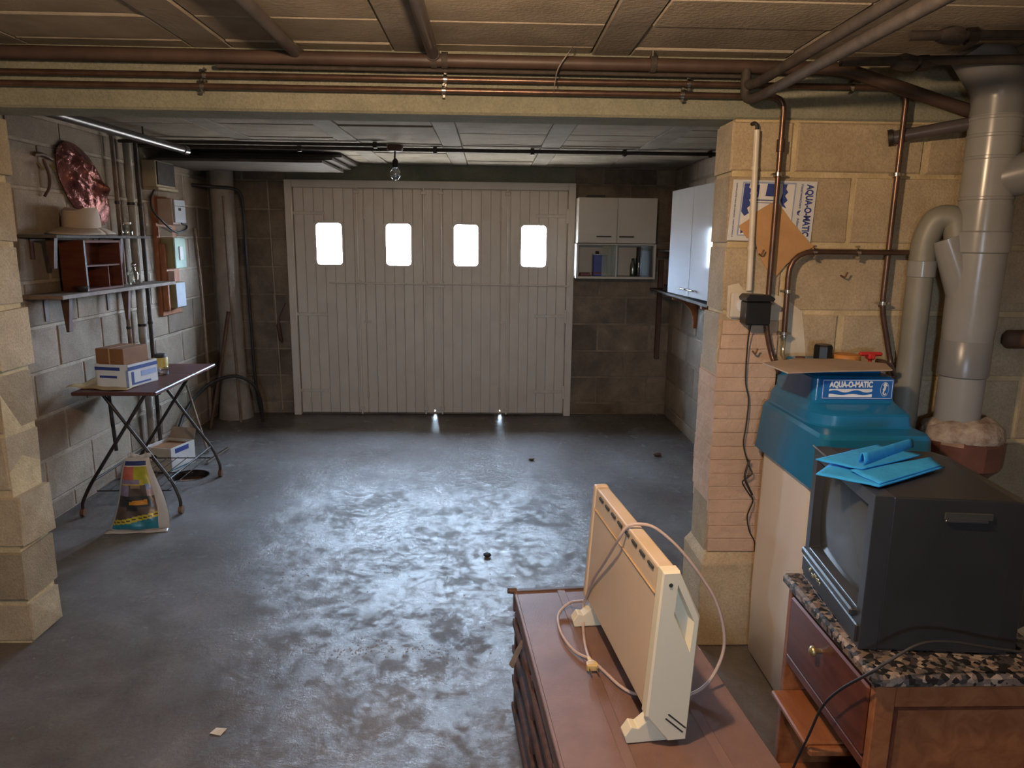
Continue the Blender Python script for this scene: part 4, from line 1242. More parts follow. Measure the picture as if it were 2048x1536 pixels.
def shrink(poly, k):
    cx2 = sum(p for p, q in poly) / len(poly)
    cz2 = sum(q for p, q in poly) / len(poly)
    return [(cx2 + (p - cx2) * (1 - k / 0.05), cz2 + (q - cz2) * (1 - k / 0.2)) for p, q in poly]


MB().prism(shrink(prof, 0.0035), 0.026, HL - 0.026).build('casing', 'heater', ht, local=True, bevel=0.004)
MB().prism(shrink(prof, 0.0015), 0.022, 0.028).build('edge_seam', 'heater_edge', ht, local=True)
rec = [(0.034, 0.388), (0.076, 0.298), (0.070, 0.226), (0.029, 0.318)]
rin = [(0.038, 0.372), (0.068, 0.303), (0.064, 0.250), (0.034, 0.324)]


def plate_with_hole(outer, hole, y, flip=False):
    bm = bmesh.new()
    for loop in (outer, hole):
        vv = [bm.verts.new((p_, y, q_)) for p_, q_ in loop]
        for i in range(len(vv)):
            bm.edges.new((vv[i], vv[(i + 1) % len(vv)]))
    bmesh.ops.triangle_fill(bm, use_beauty=True, edges=bm.edges[:])
    bm.verts.index_update()
    vs_ = [v.co.copy() for v in bm.verts]
    fs_ = [[v.index for v in f.verts] for f in bm.faces]
    bm.free()
    return vs_, fs_


cin = shrink(prof, 0.004)
cm = MB().add(*plate_with_hole(cin, rec, -0.007))
n6 = len(prof)
cm.add([(p_, -0.007, q_) for p_, q_ in cin] + [(p_, -0.002, q_) for p_, q_ in prof] + [(p_, 0.024, q_) for p_, q_ in prof],
       [[i, (i + 1) % n6, n6 + (i + 1) % n6, n6 + i] for i in range(n6)] + [[n6 + i, n6 + (i + 1) % n6, 2 * n6 + (i + 1) % n6, 2 * n6 + i] for i in range(n6)] + [list(range(2 * n6, 3 * n6))])
cm.add([(p_, -0.007, q_) for p_, q_ in rec] + [(p_, 0.010, q_) for p_, q_ in rin], [[i, (i + 1) % 4, 4 + (i + 1) % 4, 4 + i] for i in range(4)] + [[4, 5, 6, 7]])
capn = cm.build('end_cap', 'heater_cap', ht, local=True)
MB().prism(prof, HL - 0.024, HL).build('end_cap', 'heater', ht, local=True, bevel=0.006)
MB().lathe([(0.0045, 0), (0.0045, 0.002)], (0, 0, 0), 12, M=Matrix.Translation((0.018, -0.0085, 0.388)) @ Matrix.Rotation(-PI / 2, 4, 'X')).build('pilot_hole', 'slot', capn, local=True)
for k in (0, 1):
    a = Vector((0.022 + 0.006 * k, -0.0072, 0.070 + 0.010 * k))
    MB().add([a, a + Vector((0.003, 0, 0.002)), a + Vector((0.045, 0, -0.036)), a + Vector((0.042, 0, -0.038))], [(0, 1, 2, 3)]).build('vent_slit', 'slot', capn, local=True, solid=0.001)
for k in range(8):
    y = 0.055 + k * 0.058
    MB().box(-0.0022, 0.003, y, y + 0.034, 0.396, 0.403, b=0.001).build('vent_slot', 'slot', ht, local=True)
MB().box(-0.0045, -0.001, 0.03, HL - 0.03, 0.352, 0.3535).build('crease', 'heater_edge', ht, local=True)
fp = [(-0.056, 0.0), (-0.061, 0.018), (-0.046, 0.040), (-0.030, 0.036), (0.0, 0.062), (0.048, 0.030), (0.046, 0.0)]
for y in (0.014, HL - 0.052):
    MB().prism(fp, y, y + 0.034).build('foot', 'heater_cap', ht, local=True, bevel=0.002)
cord = MB()
flexp = [(0.283, 1.955, 0.51), (0.275, 1.985, 0.495), (0.245, 2.02, 0.47), (0.214, 1.99, 0.458), (0.203, 1.938, 0.456), (0.209, 1.856, 0.4555), (0.235, 1.779, 0.4555), (0.272, 1.735, 0.458), (0.302, 1.682, 0.4555),
         (0.33, 1.624, 0.4555), (0.362, 1.591, 0.4555), (0.43, 1.575, 0.4555), (0.50, 1.585, 0.458), (0.55, 1.605, 0.48), (0.583, 1.62, 0.542), (0.582, 1.62, 0.61), (0.555, 1.62, 0.691), (0.513, 1.625, 0.757), (0.46, 1.63, 0.822),
         (0.405, 1.64, 0.868), (0.365, 1.645, 0.878), (0.335, 1.65, 0.868), (0.318, 1.668, 0.826), (0.305, 1.754, 0.734), (0.291, 1.866, 0.622), (0.284, 1.921, 0.548), (0.279, 1.96, 0.49), (0.272, 1.90, 0.458), (0.266, 1.80, 0.457), (0.267, 1.735, 0.462)]
cord.tube(spline(flexp), 0.0042, 8)
cord.build('flex', 'cord', ht, smooth=60, label='pinkish grey mains flex')
pm = Matrix.Translation((0.266, 1.722, 0.466)) @ Matrix.Rotation(math.radians(6), 4, 'Z')
pgm = MB()
pgm.loft([[pm @ Vector((sx * w, -t, sz * h)) for sx, sz in ((-1, -1), (1, -1), (1, 1), (-1, 1))] for t, w, h in ((-0.01, 0.005, 0.005), (0.01, 0.006, 0.006), (0.018, 0.013, 0.008), (0.034, 0.016, 0.009), (0.040, 0.013, 0.008))])
plug = pgm.build('plug', 'plug', ht, bevel=0.002)
pin = MB()
for s in (-1, 1):
    pin.tube([pm @ Vector((s * 0.0095, -0.038, 0)), pm @ Vector((s * 0.0095, -0.060, 0))], 0.0022, 8)
pin.build('pins', 'steel', plug, smooth=50)

# ================================================================== GARAGE BAY, LEFT SIDE
def shelf_board(name, label, material, x1, ya, yb, z, th):
    t = thing(name, label, 'shelf', ((XL + x1) / 2, (ya + yb) / 2, z))
    MB().box(XL + 0.006, x1, ya, yb, z - th, z, b=0.002).build('board', material, t)
    return t


def tri_bracket(parent, y, z, depth, drop, w=0.03):
    m = MB().prism([(XL + depth - 0.06, z), (XL + depth - 0.012, z), (XL + depth - 0.030, z - drop), (XL + depth - 0.045, z - drop)], y - w / 2, y + w / 2)
    m.box(XL + 0.004, XL + depth - 0.03, y - w / 2, y + w / 2, z - 0.008, z).box(XL + 0.004, XL + 0.012, y - w / 2, y + w / 2, z - drop * 0.7, z)
    m.build('bracket', 'wood_brown', parent)


s1 = shelf_board('plank_shelf', 'upper dark shelf holding the felt hat', 'wood_grey', -2.215, 3.82, 4.86, 1.552, 0.016)
for y in (3.93, 4.62):
    tri_bracket(s1, y, 1.536, 0.15, 0.16)
s2 = shelf_board('plank_shelf', 'lower plank shelf holding the mahogany drawer box', 'stick', -2.205, 3.80, 5.16, 1.245, 0.022)
for y in (3.99, 4.64):
    tri_bracket(s2, y, 1.223, 0.16, 0.19)

hat = thing('felt_hat', 'cream felt hat with a pinched crown resting on the upper shelf', 'hat', (-2.315, 4.13, 1.553))
HC = 4.235
MB().grid(lambda u, v: Vector((-2.308 + (0.080 + 0.05 * v) * math.cos(2 * PI * u), HC + (0.115 + 0.15 * v) * math.sin(2 * PI * u), 1.592 - 0.034 * v ** 1.5 + 0.004 * math.sin(4 * PI * u))), 40, 6).build('brim', 'felt', hat, solid=0.005, smooth=60)
cr = []
for r, z in ((1.02, 0.0), (1.0, 0.05), (0.95, 0.095), (0.84, 0.118), (0.5, 0.112), (0.15, 0.100)):
    cr.append([(-2.308 + 0.085 * r * math.cos(2 * PI * k / 28), HC + 0.125 * r * math.sin(2 * PI * k / 28), 1.588 + z - 0.02 * (z > 0.09) * math.sin(2 * PI * k / 28) ** 2 * (r < 0.9)) for k in range(28)])
MB().loft(cr).build('crown', 'felt', hat, smooth=60)
jar = thing('glass_jar', 'small clear glass jar at the end of the upper shelf', 'jar', (-2.25, 4.62, 1.553))
MB().lathe([(0.028, 0), (0.030, 0.01), (0.030, 0.045), (0.022, 0.056), (0.022, 0.075)], (-2.252, 4.64, 1.553), 16).build('glass', 'clear', jar, smooth=50)
MB().lathe([(0.024, 0), (0.024, 0.012)], (-2.252, 4.64, 1.622), 16).build('lid', 'white_conduit', jar, smooth=40)

# red foil bundle hung on the wall
fo = MB()
rn = random.Random(11)
bumps = [(rn.uniform(-1, 1), rn.uniform(-1, 1), rn.uniform(0.05, 0.17), rn.uniform(-0.025, 0.035)) for _ in range(170)]


def foil(u, v):
    t = 2 * PI * u
    r = v ** 0.7
    a, b = r * math.cos(t), r * math.sin(t)
    y = 4.48 + 0.26 * a - 0.06 * b
    z = 1.84 + 0.225 * b - 0.055 * a
    d = 0.055 * (1 - r * r) + 0.006
    for p, q, w, h in bumps:
        e = ((a - p) ** 2 + (b - q) ** 2) / (w * w)
        if e < 4:
            d += h * math.exp(-e) * (1.05 - r)
    return Vector((XL + 0.012 + max(d, 0.004), y, z))


fo.grid(foil, 110, 44).build('foil_bundle', 'foil', label='crumpled crimson foil bundle hung on the wall above the hat', cat='foil bundle')
hk = thing('coat_hook', 'dark wall hook with two brass pegs left of the crimson foil', 'coat hook', (-2.40, 4.09, 1.90))
MB().tube(spline([(-2.405, 4.03, 1.966), (-2.40, 4.10, 1.972), (-2.40, 4.18, 1.955)]), 0.010, 8).build('rail', 'wood_brown', hk, smooth=50)
MB().tube(spline([(-2.395, 4.09, 1.95), (-2.385, 4.11, 1.868), (-2.388, 4.105, 1.803), (-2.40, 4.074, 1.755)]), 0.008, 8).build('strap', 'wood_brown', hk, smooth=50)
for y in (4.045, 4.155):
    MB().tube([(-2.40, y, 1.925), (-2.375, y, 1.89)], 0.006, 8).build('peg', 'gold', hk, smooth=50)

bx_ = thing('mahogany_box', 'mahogany open-fronted drawer box on the lower shelf', 'box', (-2.31, 4.31, 1.246))
BX0, BX1, BY0, BY1 = -2.366, -2.235, 4.09, 4.50
for nm, q in (('side', (BX0, BX1, BY0, BY0 + 0.015, 1.246, 1.525)), ('side', (BX0, BX1, BY1 - 0.015, BY1, 1.246, 1.525)), ('top', (BX0, BX1, BY0 + 0.015, BY1 - 0.015, 1.511, 1.525)),
              ('bottom', (BX0, BX1, BY0 + 0.015, BY1 - 0.015, 1.246, 1.258)), ('back', (BX0, BX0 + 0.008, BY0 + 0.015, BY1 - 0.015, 1.258, 1.511)), ('divider', (BX0 + 0.008, BX1 - 0.005, BY0 + 0.015, BY1 - 0.015, 1.378, 1.388)), ('divider', (BX0 + 0.008, BX1 - 0.005, 4.34, 4.35, 1.258, 1.378))):
    part(nm, 'wood_box', bx_, bx=q, b=0.001)
part('front_trim', 'wood_brown', bx_, bx=(-2.236, -2.231, 4.09, 4.108, 1.246, 1.525), b=0.001)
ds_ = thing('glass_dish', 'small clear glass dish in front of the mahogany box', 'dish', (-2.235, 4.27, 1.246))
MB().lathe([(0.018, 0), (0.032, 0.012), (0.040, 0.032), (0.037, 0.032), (0.016, 0.008)], (-2.248, 4.06, 1.246), 18).build('bowl', 'clear', ds_, smooth=50)
gb = thing('glass_bottle', 'small clear bottle with a shiny stopper beside the mahogany box', 'bottle', (-2.27, 4.70, 1.246))
MB().lathe([(0.024, 0), (0.026, 0.01), (0.026, 0.07), (0.012, 0.095), (0.012, 0.115)], (-2.262, 4.69, 1.246), 14).build('glass', 'clear', gb, smooth=50)
MB().sphere((-2.262, 4.69, 1.372), 0.015, 12).build('stopper', 'chrome', gb, smooth=60)

# pipes down the left wall
for y, r, z0, m_, lab in ((4.80, 0.013, 0.60, 'stick', 'thin dusty wall pipe just right of the crimson foil'), (4.96, 0.024, 0.06, 'concrete_col', 'thick grey wall pipe between the shelves and the electric board'), (5.10, 0.014, 0.06, 'rustpipe', 'slim rusty wall pipe beside the electric board')):
    t = thing('wall_pipe', lab, 'pipe', (XL + 0.05, y, z0))
    MB().tube([(XL + 0.03 + r, y, z0 - 0.0), (XL + 0.03 + r, y, 2.165)], r, 12).build('tube', m_, t, smooth=50)
    for z in (0.95, 1.75):
        MB().tube([(XL + 0.03 + r, y, z), (XL + 0.03 + r, y, z + 0.018)], r + 0.004, 12).build('clamp', 'iron', t, smooth=40)
gp = thing('ceiling_pipe', 'glossy grey pipe slung under the ceiling along the left wall', 'pipe', (-2.03, 3.6, 2.10))
MB().tube([(-2.05, Y1 + 0.002, 2.105), (-1.985, 4.95, 2.10)], 0.024, 14).build('tube', 'darkpipe', gp, smooth=50)
MB().tube([(-1.986, 4.90, 2.10), (-1.984, 4.96, 2.10)], 0.029, 14).build('socket', 'darkpipe', gp, smooth=40)
for y in (3.4, 4.4):
    MB().tube([(-2.03 + 0.03 * (y - 3.4), y, 2.10), (-2.03 + 0.03 * (y - 3.4), y, 2.168)], 0.005, 6).build('hanger', 'iron', gp)

# electric board with its boxes
eb = thing('electric_board', 'orange wooden electric board with meter boxes on the left wall', 'electric panel', (XL + 0.02, 5.47, 0.98))
part('backboard', 'wood_orange', eb, bx=(XL + 0.005, XL + 0.035, 5.33, 5.66, 0.98, 1.83))
part('batten', 'wood_orange', eb, bx=(XL + 0.035, XL + 0.075, 5.35, 5.375, 1.02, 1.50))
m1 = part('meter', 'pinkgrey', eb, bx=(XL + 0.035, -2.28, 5.37, 5.58, 1.635, 1.815), b=0.004)
part('meter_face', 'palegrey', m1, bx=(-2.28, -2.268, 5.385, 5.575, 1.648, 1.812), b=0.004)
part('meter_dial', 'slot', m1, bx=(-2.269, -2.266, 5.45, 5.49, 1.735, 1.755), b=0.0005)
part('meter_seam', 'slot', m1, bx=(-2.269, -2.2668, 5.385, 5.575, 1.765, 1.768), b=0.0003)
m2 = part('breaker', 'olive', eb, bx=(XL + 0.035, -2.30, 5.38, 5.58, 1.32, 1.545), b=0.004)
part('breaker_face', 'palegreen', m2, bx=(-2.30, -2.288, 5.385, 5.575, 1.322, 1.543), b=0.004, label='pale green glossy breaker face')
part('breaker_switch', 'paper', m2, bx=(-2.288, -2.280, 5.45, 5.51, 1.38, 1.48), b=0.002)
m3 = part('junction_box', 'olive', eb, bx=(XL + 0.035, -2.315, 5.40, 5.57, 1.03, 1.22), b=0.004)
part('junction_cover', 'palegrey', m3, bx=(-2.315, -2.308, 5.405, 5.565, 1.035, 1.215), b=0.003)
part('paper_label', 'paper', eb, bx=(XL + 0.04, -2.29, 5.364, 5.367, 1.55, 1.62), b=0.0005)
part('paper_label', 'pinkgrey', eb, bx=(XL + 0.04, -2.30, 5.372, 5.375, 1.23, 1.305), b=0.0005)
ub = thing('fuse_box', 'beige fuse box with a dark front above the orange electric board', 'fuse box', (-2.37, 5.39, 1.875))
part('housing', 'beige_box', ub, bx=(XL + 0.005, -2.318, 5.24, 5.54, 1.885, 2.068), b=0.004)
part('front_plate', 'iron', ub, bx=(-2.318, -2.310, 5.255, 5.53, 1.905, 2.060), b=0.002)
part('lower_lip', 'beige_box', ub, bx=(XL + 0.01, -2.30, 5.23, 5.55, 1.868, 1.888), b=0.004)
MB().tube(spline([(-2.34, 5.25, 1.87), (-2.30, 5.10, 1.80), (-2.28, 5.07, 1.72), (-2.24, 5.15, 1.634), (-2.24, 5.31, 1.583), (-2.24, 5.47, 1.597), (-2.245, 5.52, 1.63), (-2.262, 5.47, 1.645)]), 0.007, 8).build('cable_loop', 'rubber', smooth=60, label='black cable loop hanging from the fuse box over the meter', cat='cable')

# folding table with its load
tb = thing('folding_table', 'maroon-topped folding table on crossed iron legs with casters', 'table', (-2.03, 4.31, 0), math.radians(1.5))
MB().box(-0.222, 0.222, -0.470, 0.455, 0.708, 0.728, b=0.005).build('table_top', 'tabletop', tb, local=True)
MB().box(-0.215, 0.221, 0.10, 0.112, 0.7275, 0.7292).build('leaf_joint', 'slot', tb, local=True)
for y0, dy in ((-0.36, 0.02), (0.30, -0.02)):
    for s in (-1, 1):
        yy = y0 + s * 0.016
        P = [(-s * 0.13, yy, 0.706), (s * 0.225, yy, 0.17), (s * 0.262, yy - 0.02, 0.08), (s * 0.262, yy - 0.02, 0.045)]
        leg = MB().tube(rounded(P, 0.05), 0.0095, 10).build('leg', 'iron', tb, local=True, smooth=50)
        MB().tube([(s * 0.262 - 0.010, yy - 0.02, 0.024), (s * 0.262 + 0.010, yy - 0.02, 0.024)], 0.0235, 14).build('caster', 'rust', leg, local=True, smooth=40)
    MB().tube([(-0.2, y0, 0.70), (0.2, y0, 0.70)], 0.008, 8).build('cross_rail', 'iron', tb, local=True, smooth=50)
for s in (-1, 1):
    MB().tube([(s * 0.205, -0.36, 0.20), (s * 0.205, 0.30, 0.20)], 0.006, 8).build('side_rail', 'iron', tb, local=True, smooth=50)
for k in range(7):
    x = -0.19 + 0.063 * k
    MB().tube([(x, -0.34, 0.135), (x, 0.29, 0.135)], 0.0028, 6).build('basket_wire', 'iron', tb, local=True, smooth=50)
for y in (-0.34, -0.02, 0.29):
    MB().tube([(-0.205, y, 0.130), (0.205, y, 0.130)], 0.004, 6).build('basket_rod', 'iron', tb, local=True, smooth=50)
MB().tube([(-0.20, -0.12, 0.70), (-0.19, -0.11, 0.30)], 0.011, 8).build('folding_stay', 'iron', tb, local=True, smooth=50)

wb = thing('white_carton', 'white carton with blue print on the folding table', 'box', (-2.05, 4.13, 0.729), math.radians(-11))


def carton(t, x0, x1, y0, y1, z0, z1, m_in='white'):
    for nm, q in (('panel', (x0, x1, y0, y0 + 0.004, z0, z1)), ('panel', (x0, x1, y1 - 0.004, y1, z0, z1)), ('panel', (x0, x0 + 0.004, y0, y1, z0, z1)), ('panel', (x1 - 0.004, x1, y0, y1, z0, z1)), ('base', (x0, x1, y0, y1, z0, z0 + 0.004))):
        MB().box(*q).build(nm, 'paper', t, local=True)


carton(wb, -0.10, 0.10, -0.165, 0.085, 0.0, 0.128)
for nm, q, m_ in (('print', (-0.102, 0.05, -0.1664, -0.165, 0.095, 0.113), 'print_blue'), ('print', (-0.075, 0.03, -0.1664, -0.165, 0.052, 0.065), 'print_blue'), ('print', (0.085, 0.1, -0.1664, -0.165, 0.0, 0.1), 'print_pale'),
                  ('print', (0.0999, 0.1014, -0.165, 0.085, 0.095, 0.115), 'print_blue'), ('print', (0.0999, 0.1014, -0.14, -0.12, 0.012, 0.085), 'print_blue'), ('print', (0.0999, 0.1014, -0.12, 0.02, 0.012, 0.022), 'print_blue'),
                  ('print', (0.0999, 0.1014, -0.06, 0.07, 0.05, 0.08), 'print_pale')):
    MB().box(*q).build(nm, m_, wb, local=True)
bc = thing('brown_carton', 'plain brown carton standing inside the white printed carton', 'box', (-2.075, 4.14, 0.735), math.radians(-11))
MB().box(-0.085, 0.085, -0.145, 0.065, 0.0, 0.205, b=0.003).build('body', 'carton', bc, local=True)
MB().box(-0.004, 0.004, -0.1462, 0.0662, 0.001, 0.2062).build('tape', 'kraft', bc, local=True)
fl_ = MB()
rn2 = random.Random(5)
fl_.grid(lambda u, v: Vector((-2.30 + 0.33 * u, 3.90 + 0.34 * v + 0.02 * math.sin(6 * u), 0.7315 + (0.003 + 0.035 * max(0, 0.45 - u) * (1 - 0.6 * v)) * (0.5 + 0.5 * math.sin(17 * u + 9 * v)))), 26, 20)
fl_.build('plastic_film', 'film', smooth=60, solid=0.001, label='crumpled yellowish plastic film under the white printed carton', cat='film')
yj = thing('yellow_pot', 'yellow pot with a dark cap beside the white printed carton', 'pot', (-1.98, 4.50, 0.729))
MB().lathe([(0.040, 0), (0.043, 0.01), (0.043, 0.05), (0.040, 0.055)], (-1.99, 4.36, 0.729), 18).build('clear_base', 'clear', yj, smooth=40)
MB().lathe([(0.041, 0.0), (0.041, 0.062), (0.038, 0.066)], (-1.99, 4.36, 0.770), 18).build('label_band', 'yellow', yj, smooth=40)
MB().lathe([(0.034, 0), (0.034, 0.012), (0.030, 0.02)], (-1.99, 4.36, 0.836), 16).build('cap', 'rubber', yj, smooth=40)

fb = thing('white_carton', 'open white carton with finger hole on the floor under the table', 'box', (-2.19, 4.83, 0.0), math.radians(-14))
carton(fb, -0.10, 0.10, -0.125, 0.125, 0.0, 0.165)
MB().lathe([(0.014, 0), (0.014, 0.001)], (0, 0, 0), 14, M=Matrix.Translation((-0.02, -0.1252, 0.10)) @ Matrix.Rotation(PI / 2, 4, 'X')).build('finger_hole', 'slot', fb, local=True)
MB().box(0.0999, 0.101, -0.08, 0.06, 0.12, 0.152).build('print', 'print_blue', fb, local=True)
MB().box(0.0999, 0.101, -0.125, 0.125, 0.012, 0.02).build('print', 'bag_teal', fb, local=True)
MB().add([(-0.10, 0.123, 0.165), (0.10, 0.123, 0.165), (0.09, 0.165, 0.235), (-0.09, 0.165, 0.235)], [(0, 1, 2, 3)]).build('flap', 'greycard', fb, local=True, solid=0.003)
MB().box(-0.08, 0.08, -0.10, 0.10, 0.0, 0.15).build('contents', 'carton', fb, local=True)

# sack of potting soil
sk = thing('soil_sack', 'slumped printed sack of garden soil standing before the folding table', 'sack', (-1.885, 3.72, 0.0), math.radians(6))


def sack_side(sgn):
    def f(u, v):
        w = 0.155 - 0.095 * v ** 1.1
        x = (2 * u - 1) * w + 0.0 + 0.012 * math.sin(5 * v)
        th = 0.075 * (1 - (2 * u - 1) ** 4) * (1 - v) ** 0.55 * (1 - 0.75 * math.exp(-v * 22)) + 0.002
        wr = 0.006 * math.sin(13 * u + 21 * v) * (1 - v) * (1 - (2 * u - 1) ** 2)
        return Vector((x, sgn * (th + wr) + 0.09 * v, 0.003 + 0.375 * v))
    return f


PAL = ['bagwhite'] + ['bag_' + c for c in ('navy', 'red', 'lime', 'mauve', 'brown', 'sky', 'orange', 'coal', 'yellow', 'teal', 'pink', 'tan')]
ix = {n_: i for i, n_ in enumerate(['white', 'navy', 'red', 'lime', 'mauve', 'brown', 'sky', 'orange', 'coal', 'yellow', 'teal', 'pink', 'tan'])}


def pat(u, v):
    if u < 0.06 or u > 0.86 or v < 0.05 or v > 0.955:
        return ix['white']
    if v > 0.90:
        return ix['navy']
    if v > 0.72:
        return ix['red'] if (u < 0.44 and v < 0.89) else (ix['lime'] if u > 0.44 and v < 0.885 else ix['white'])
    if v > 0.66:
        return ix['mauve'] if u < 0.6 else (ix['lime'] if u > 0.68 else ix['yellow'])
    if v > 0.645:
        return ix['yellow'] if u < 0.7 else ix['sky']
    if v > 0.50:
        if 0.35 < u < 0.6 and v > 0.60:
            return ix['tan']
        if u > 0.72:
            return ix['sky'] if v > 0.58 else ix['pink']
        return ix['brown'] if u > 0.3 else ix['mauve']
    if v > 0.36:
        if 0.32 < u < 0.70 and 0.385 < v < 0.43 + 0.06 * (u - 0.3):
            return ix['orange']
        return ix['coal'] if u < 0.75 else ix['brown']
    e = v - (0.09 + 0.15 * u)
    if e > 0.07:
        if 0.28 < u < 0.5 and v > 0.30:
            return ix['coal']
        return ix['brown']
    if e > 0.0:
        return ix['coal'] if 0.030 < e < 0.040 else ix['yellow']
    return ix['teal']


fr_ = MB().grid(sack_side(-1), 44, 70, pat)
fr_.build('front', PAL, sk, local=True, smooth=60)
MB().grid(sack_side(1), 24, 40).build('back', 'bagwhite', sk, local=True, smooth=60)
MB().grid(lambda u, v: Vector(((2 * u - 1) * (0.155 + 0.004 * v), -0.02 - 0.035 * v + 0.004 * math.sin(15 * u), 0.010 - 0.007 * v)), 24, 3).build('seam', 'bagwhite', sk, local=True, smooth=60, solid=0.0015)
MB().grid(lambda u, v: Vector(((2 * u - 1) * 0.060, 0.09 + 0.004 * math.sin(20 * u), 0.374 + 0.022 * v + 0.006 * math.sin(9 * u))), 16, 3).build('top_seam', 'bagwhite', sk, local=True, smooth=60, solid=0.0015)
dt = thing('floor_drain', 'round open floor drain with a rusty brown cover near the table', 'drain', (DC[0], DC[1], -0.06))
MB().lathe([(0.124, 0), (0.124, 0.010), (0.11, 0.012)], (DC[0], DC[1], -0.06), 32).build('cover', 'rust', dt, smooth=40)
MB().add([(DC[0] + r * math.cos(2 * PI * k / 32), DC[1] + r * math.sin(2 * PI * k / 32), z) for r, z in ((0.1245, 0.0015), (0.118, 0.0015), (0.118, -0.045)) for k in range(32)],
         [[i * 32 + k, i * 32 + (k + 1) % 32, (i + 1) * 32 + (k + 1) % 32, (i + 1) * 32 + k] for i in range(2) for k in range(32)]).build('rim', 'iron', dt, smooth=40)
MB().tube([(-1.965, 4.87, 0.0125), (-1.945, 5.22, 0.0125)], 0.012, 12).build('chrome_tube', 'chrome', smooth=50, label='short chrome tube lying on the floor beyond the drain', cat='tube')
MB().tube([(XL + 0.025, 5.66, 0.40), (-2.06, 5.14, 0.012)], 0.009, 8).build('wooden_rod', 'stick', smooth=50, label='thin wooden rod leaning low against the wall behind the table', cat='rod')
MB().box(XL + 0.012, XL + 0.05, 3.28, 3.40, 0.0, 1.62, b=0.004).build('shade_strip', 'wood_brown', label='dark upright strip standing in for the shade just behind the block pillar', cat='plank')  # dark strip added to stand in for shade behind the left pillar

# far left corner: column, hoses, poles
co = thing('round_column', 'rendered round column in the far corner left of the gate', 'column', (-2.235, 6.24, 0))
MB().lathe([(0.145, 0), (0.135, 0.12), (0.112, 0.3), (0.100, 0.6), (0.096, 1.4), (0.094, 2.0), (0.094, 2.17)], (-2.232, 6.25, 0), 28).build('shaft', 'concrete_col', co, smooth=40)
MB().tube(spline([(-2.40, 6.05, 1.96), (-2.25, 6.12, 1.95), (-2.09, 6.19, 1.93), (-2.062, 6.23, 1.80), (-2.06, 6.23, 1.45), (-2.05, 6.22, 0.9), (-2.03, 6.20, 0.3), (-1.98, 6.16, 0.014)]), 0.013, 8).build('black_cable', 'rubber', smooth=60, label='black cable running down the right side of the round column', cat='cable')
for pts, r, m_, lab in (([(XL + 0.03, 6.02, 1.62), (-2.36, 6.0, 1.0), (-2.33, 5.93, 0.0)], 0.013, 'stick', 'dusty pole leaning left of the round column'),
                        ([(-2.185, 6.135, 1.88), (-2.175, 6.12, 1.2), (-2.13, 6.06, 0.0)], 0.010, 'stick', 'thin pole propped upright against the front of the round column'),
                        ([(-2.19, 6.10, 0.94), (-2.25, 5.98, 0.45), (-2.30, 5.82, 0.0)], 0.014, 'wood_brown', 'dark tool handle leaning low against the round column')):
    MB().tube(spline(pts), r, 8).build('pole', m_, smooth=50, label=lab, cat='pole')
MB().tube(spline([(-2.36, 5.30, 0.06), (-2.37, 5.55, 0.22), (-2.33, 5.75, 0.33), (-2.24, 5.86, 0.40), (-2.09, 5.90, 0.43), (-1.97, 5.93, 0.36), (-1.93, 5.98, 0.22), (-1.93, 6.02, 0.015)]), 0.013, 10).build('garden_hose', 'rubber', smooth=60, label='black hose arching in front of the round column', cat='hose')
MB().tube([(-1.908, YF - 0.009, 2.03), (-1.872, YF - 0.009, 0.03)], 0.005, 6).build('wall_cable', 'mortar_grey', smooth=50, label='pale cable running down the dark wall beside the gate', cat='cable')
MB().tube(spline([(-1.80, YF - 0.016, 0.99), (-1.865, YF - 0.02, 0.84), (-1.86, YF - 0.024, 0.72), (-1.845, YF - 0.02, 0.64)]), [0.004] * 6 + [0.008] * 2 + [0.018] * 9 + [0.01] * 2, 8).build('dark_strap', 'wood_brown', smooth=60, label='dark strap hanging on the wall close to the gate frame', cat='strap')

# panels stored under the ceiling, cables and unlit bulb
for k in range(3):
    MB().box(XL + 0.01, -1.10 - 0.05 * (2 - k), 5.36 + 0.10 * k, 6.12 + 0.06 * k, 2.075 + 0.03 * k, 2.095 + 0.03 * k, b=0.002).build('stored_panel', 'wood_grey', group='panels stored under the ceiling',
        label=('lowest', 'middle', 'topmost')[k] + ' of the flat grey panels stored under the ceiling left of the gate', cat='panel')
c1 = thing('ceiling_conduit', 'long dark conduit clipped across the garage ceiling behind the bulb', 'conduit', (-0.2, 5.14, 2.13))
MB().tube([(-2.40, 5.14, 2.148), (1.592, 5.14, 2.148)], 0.013, 10).build('tube', 'rustpipe', c1, smooth=50)
for x in (-0.384, 0.278, 0.911, 1.5, -1.3):
    part('clip', 'iron', c1, bx=(x - 0.012, x + 0.012, 5.12, 5.16, 2.125, 2.168), b=0.002)
c2 = thing('ceiling_conduit', 'shorter dark conduit across the garage ceiling ending at the bulb', 'conduit', (-1.3, 5.0, 2.14))
MB().tube([(-2.40, 4.93, 2.15), (-0.68, 4.93, 2.15)], 0.011, 10).build('tube', 'rustpipe', c2, smooth=50)
part('clip', 'iron', c2, bx=(-0.77, -0.745, 4.91, 4.95, 2.13, 2.168), b=0.002)
ul = thing('bare_bulb', 'unlit clear bulb hanging from its holder in front of the gate', 'lamp', (-0.648, 5.06, 1.94))
bxx, byy = -0.648, 5.08
MB().lathe([(0.045, 0), (0.055, 0.012), (0.055, 0.04)], (bxx, byy, 2.128), 18).build('ceiling_rose', 'wood_brown', ul, smooth=40)
MB().tube([(bxx, byy, 2.135), (bxx - 0.004, byy, 2.07)], 0.006, 8).build('flex', 'rubber', ul)
MB().lathe([(0.017, 0), (0.020, 0.01), (0.020, 0.045), (0.009, 0.06)], (bxx, byy, 2.022), 14).build('socket', 'black', ul, smooth=40)
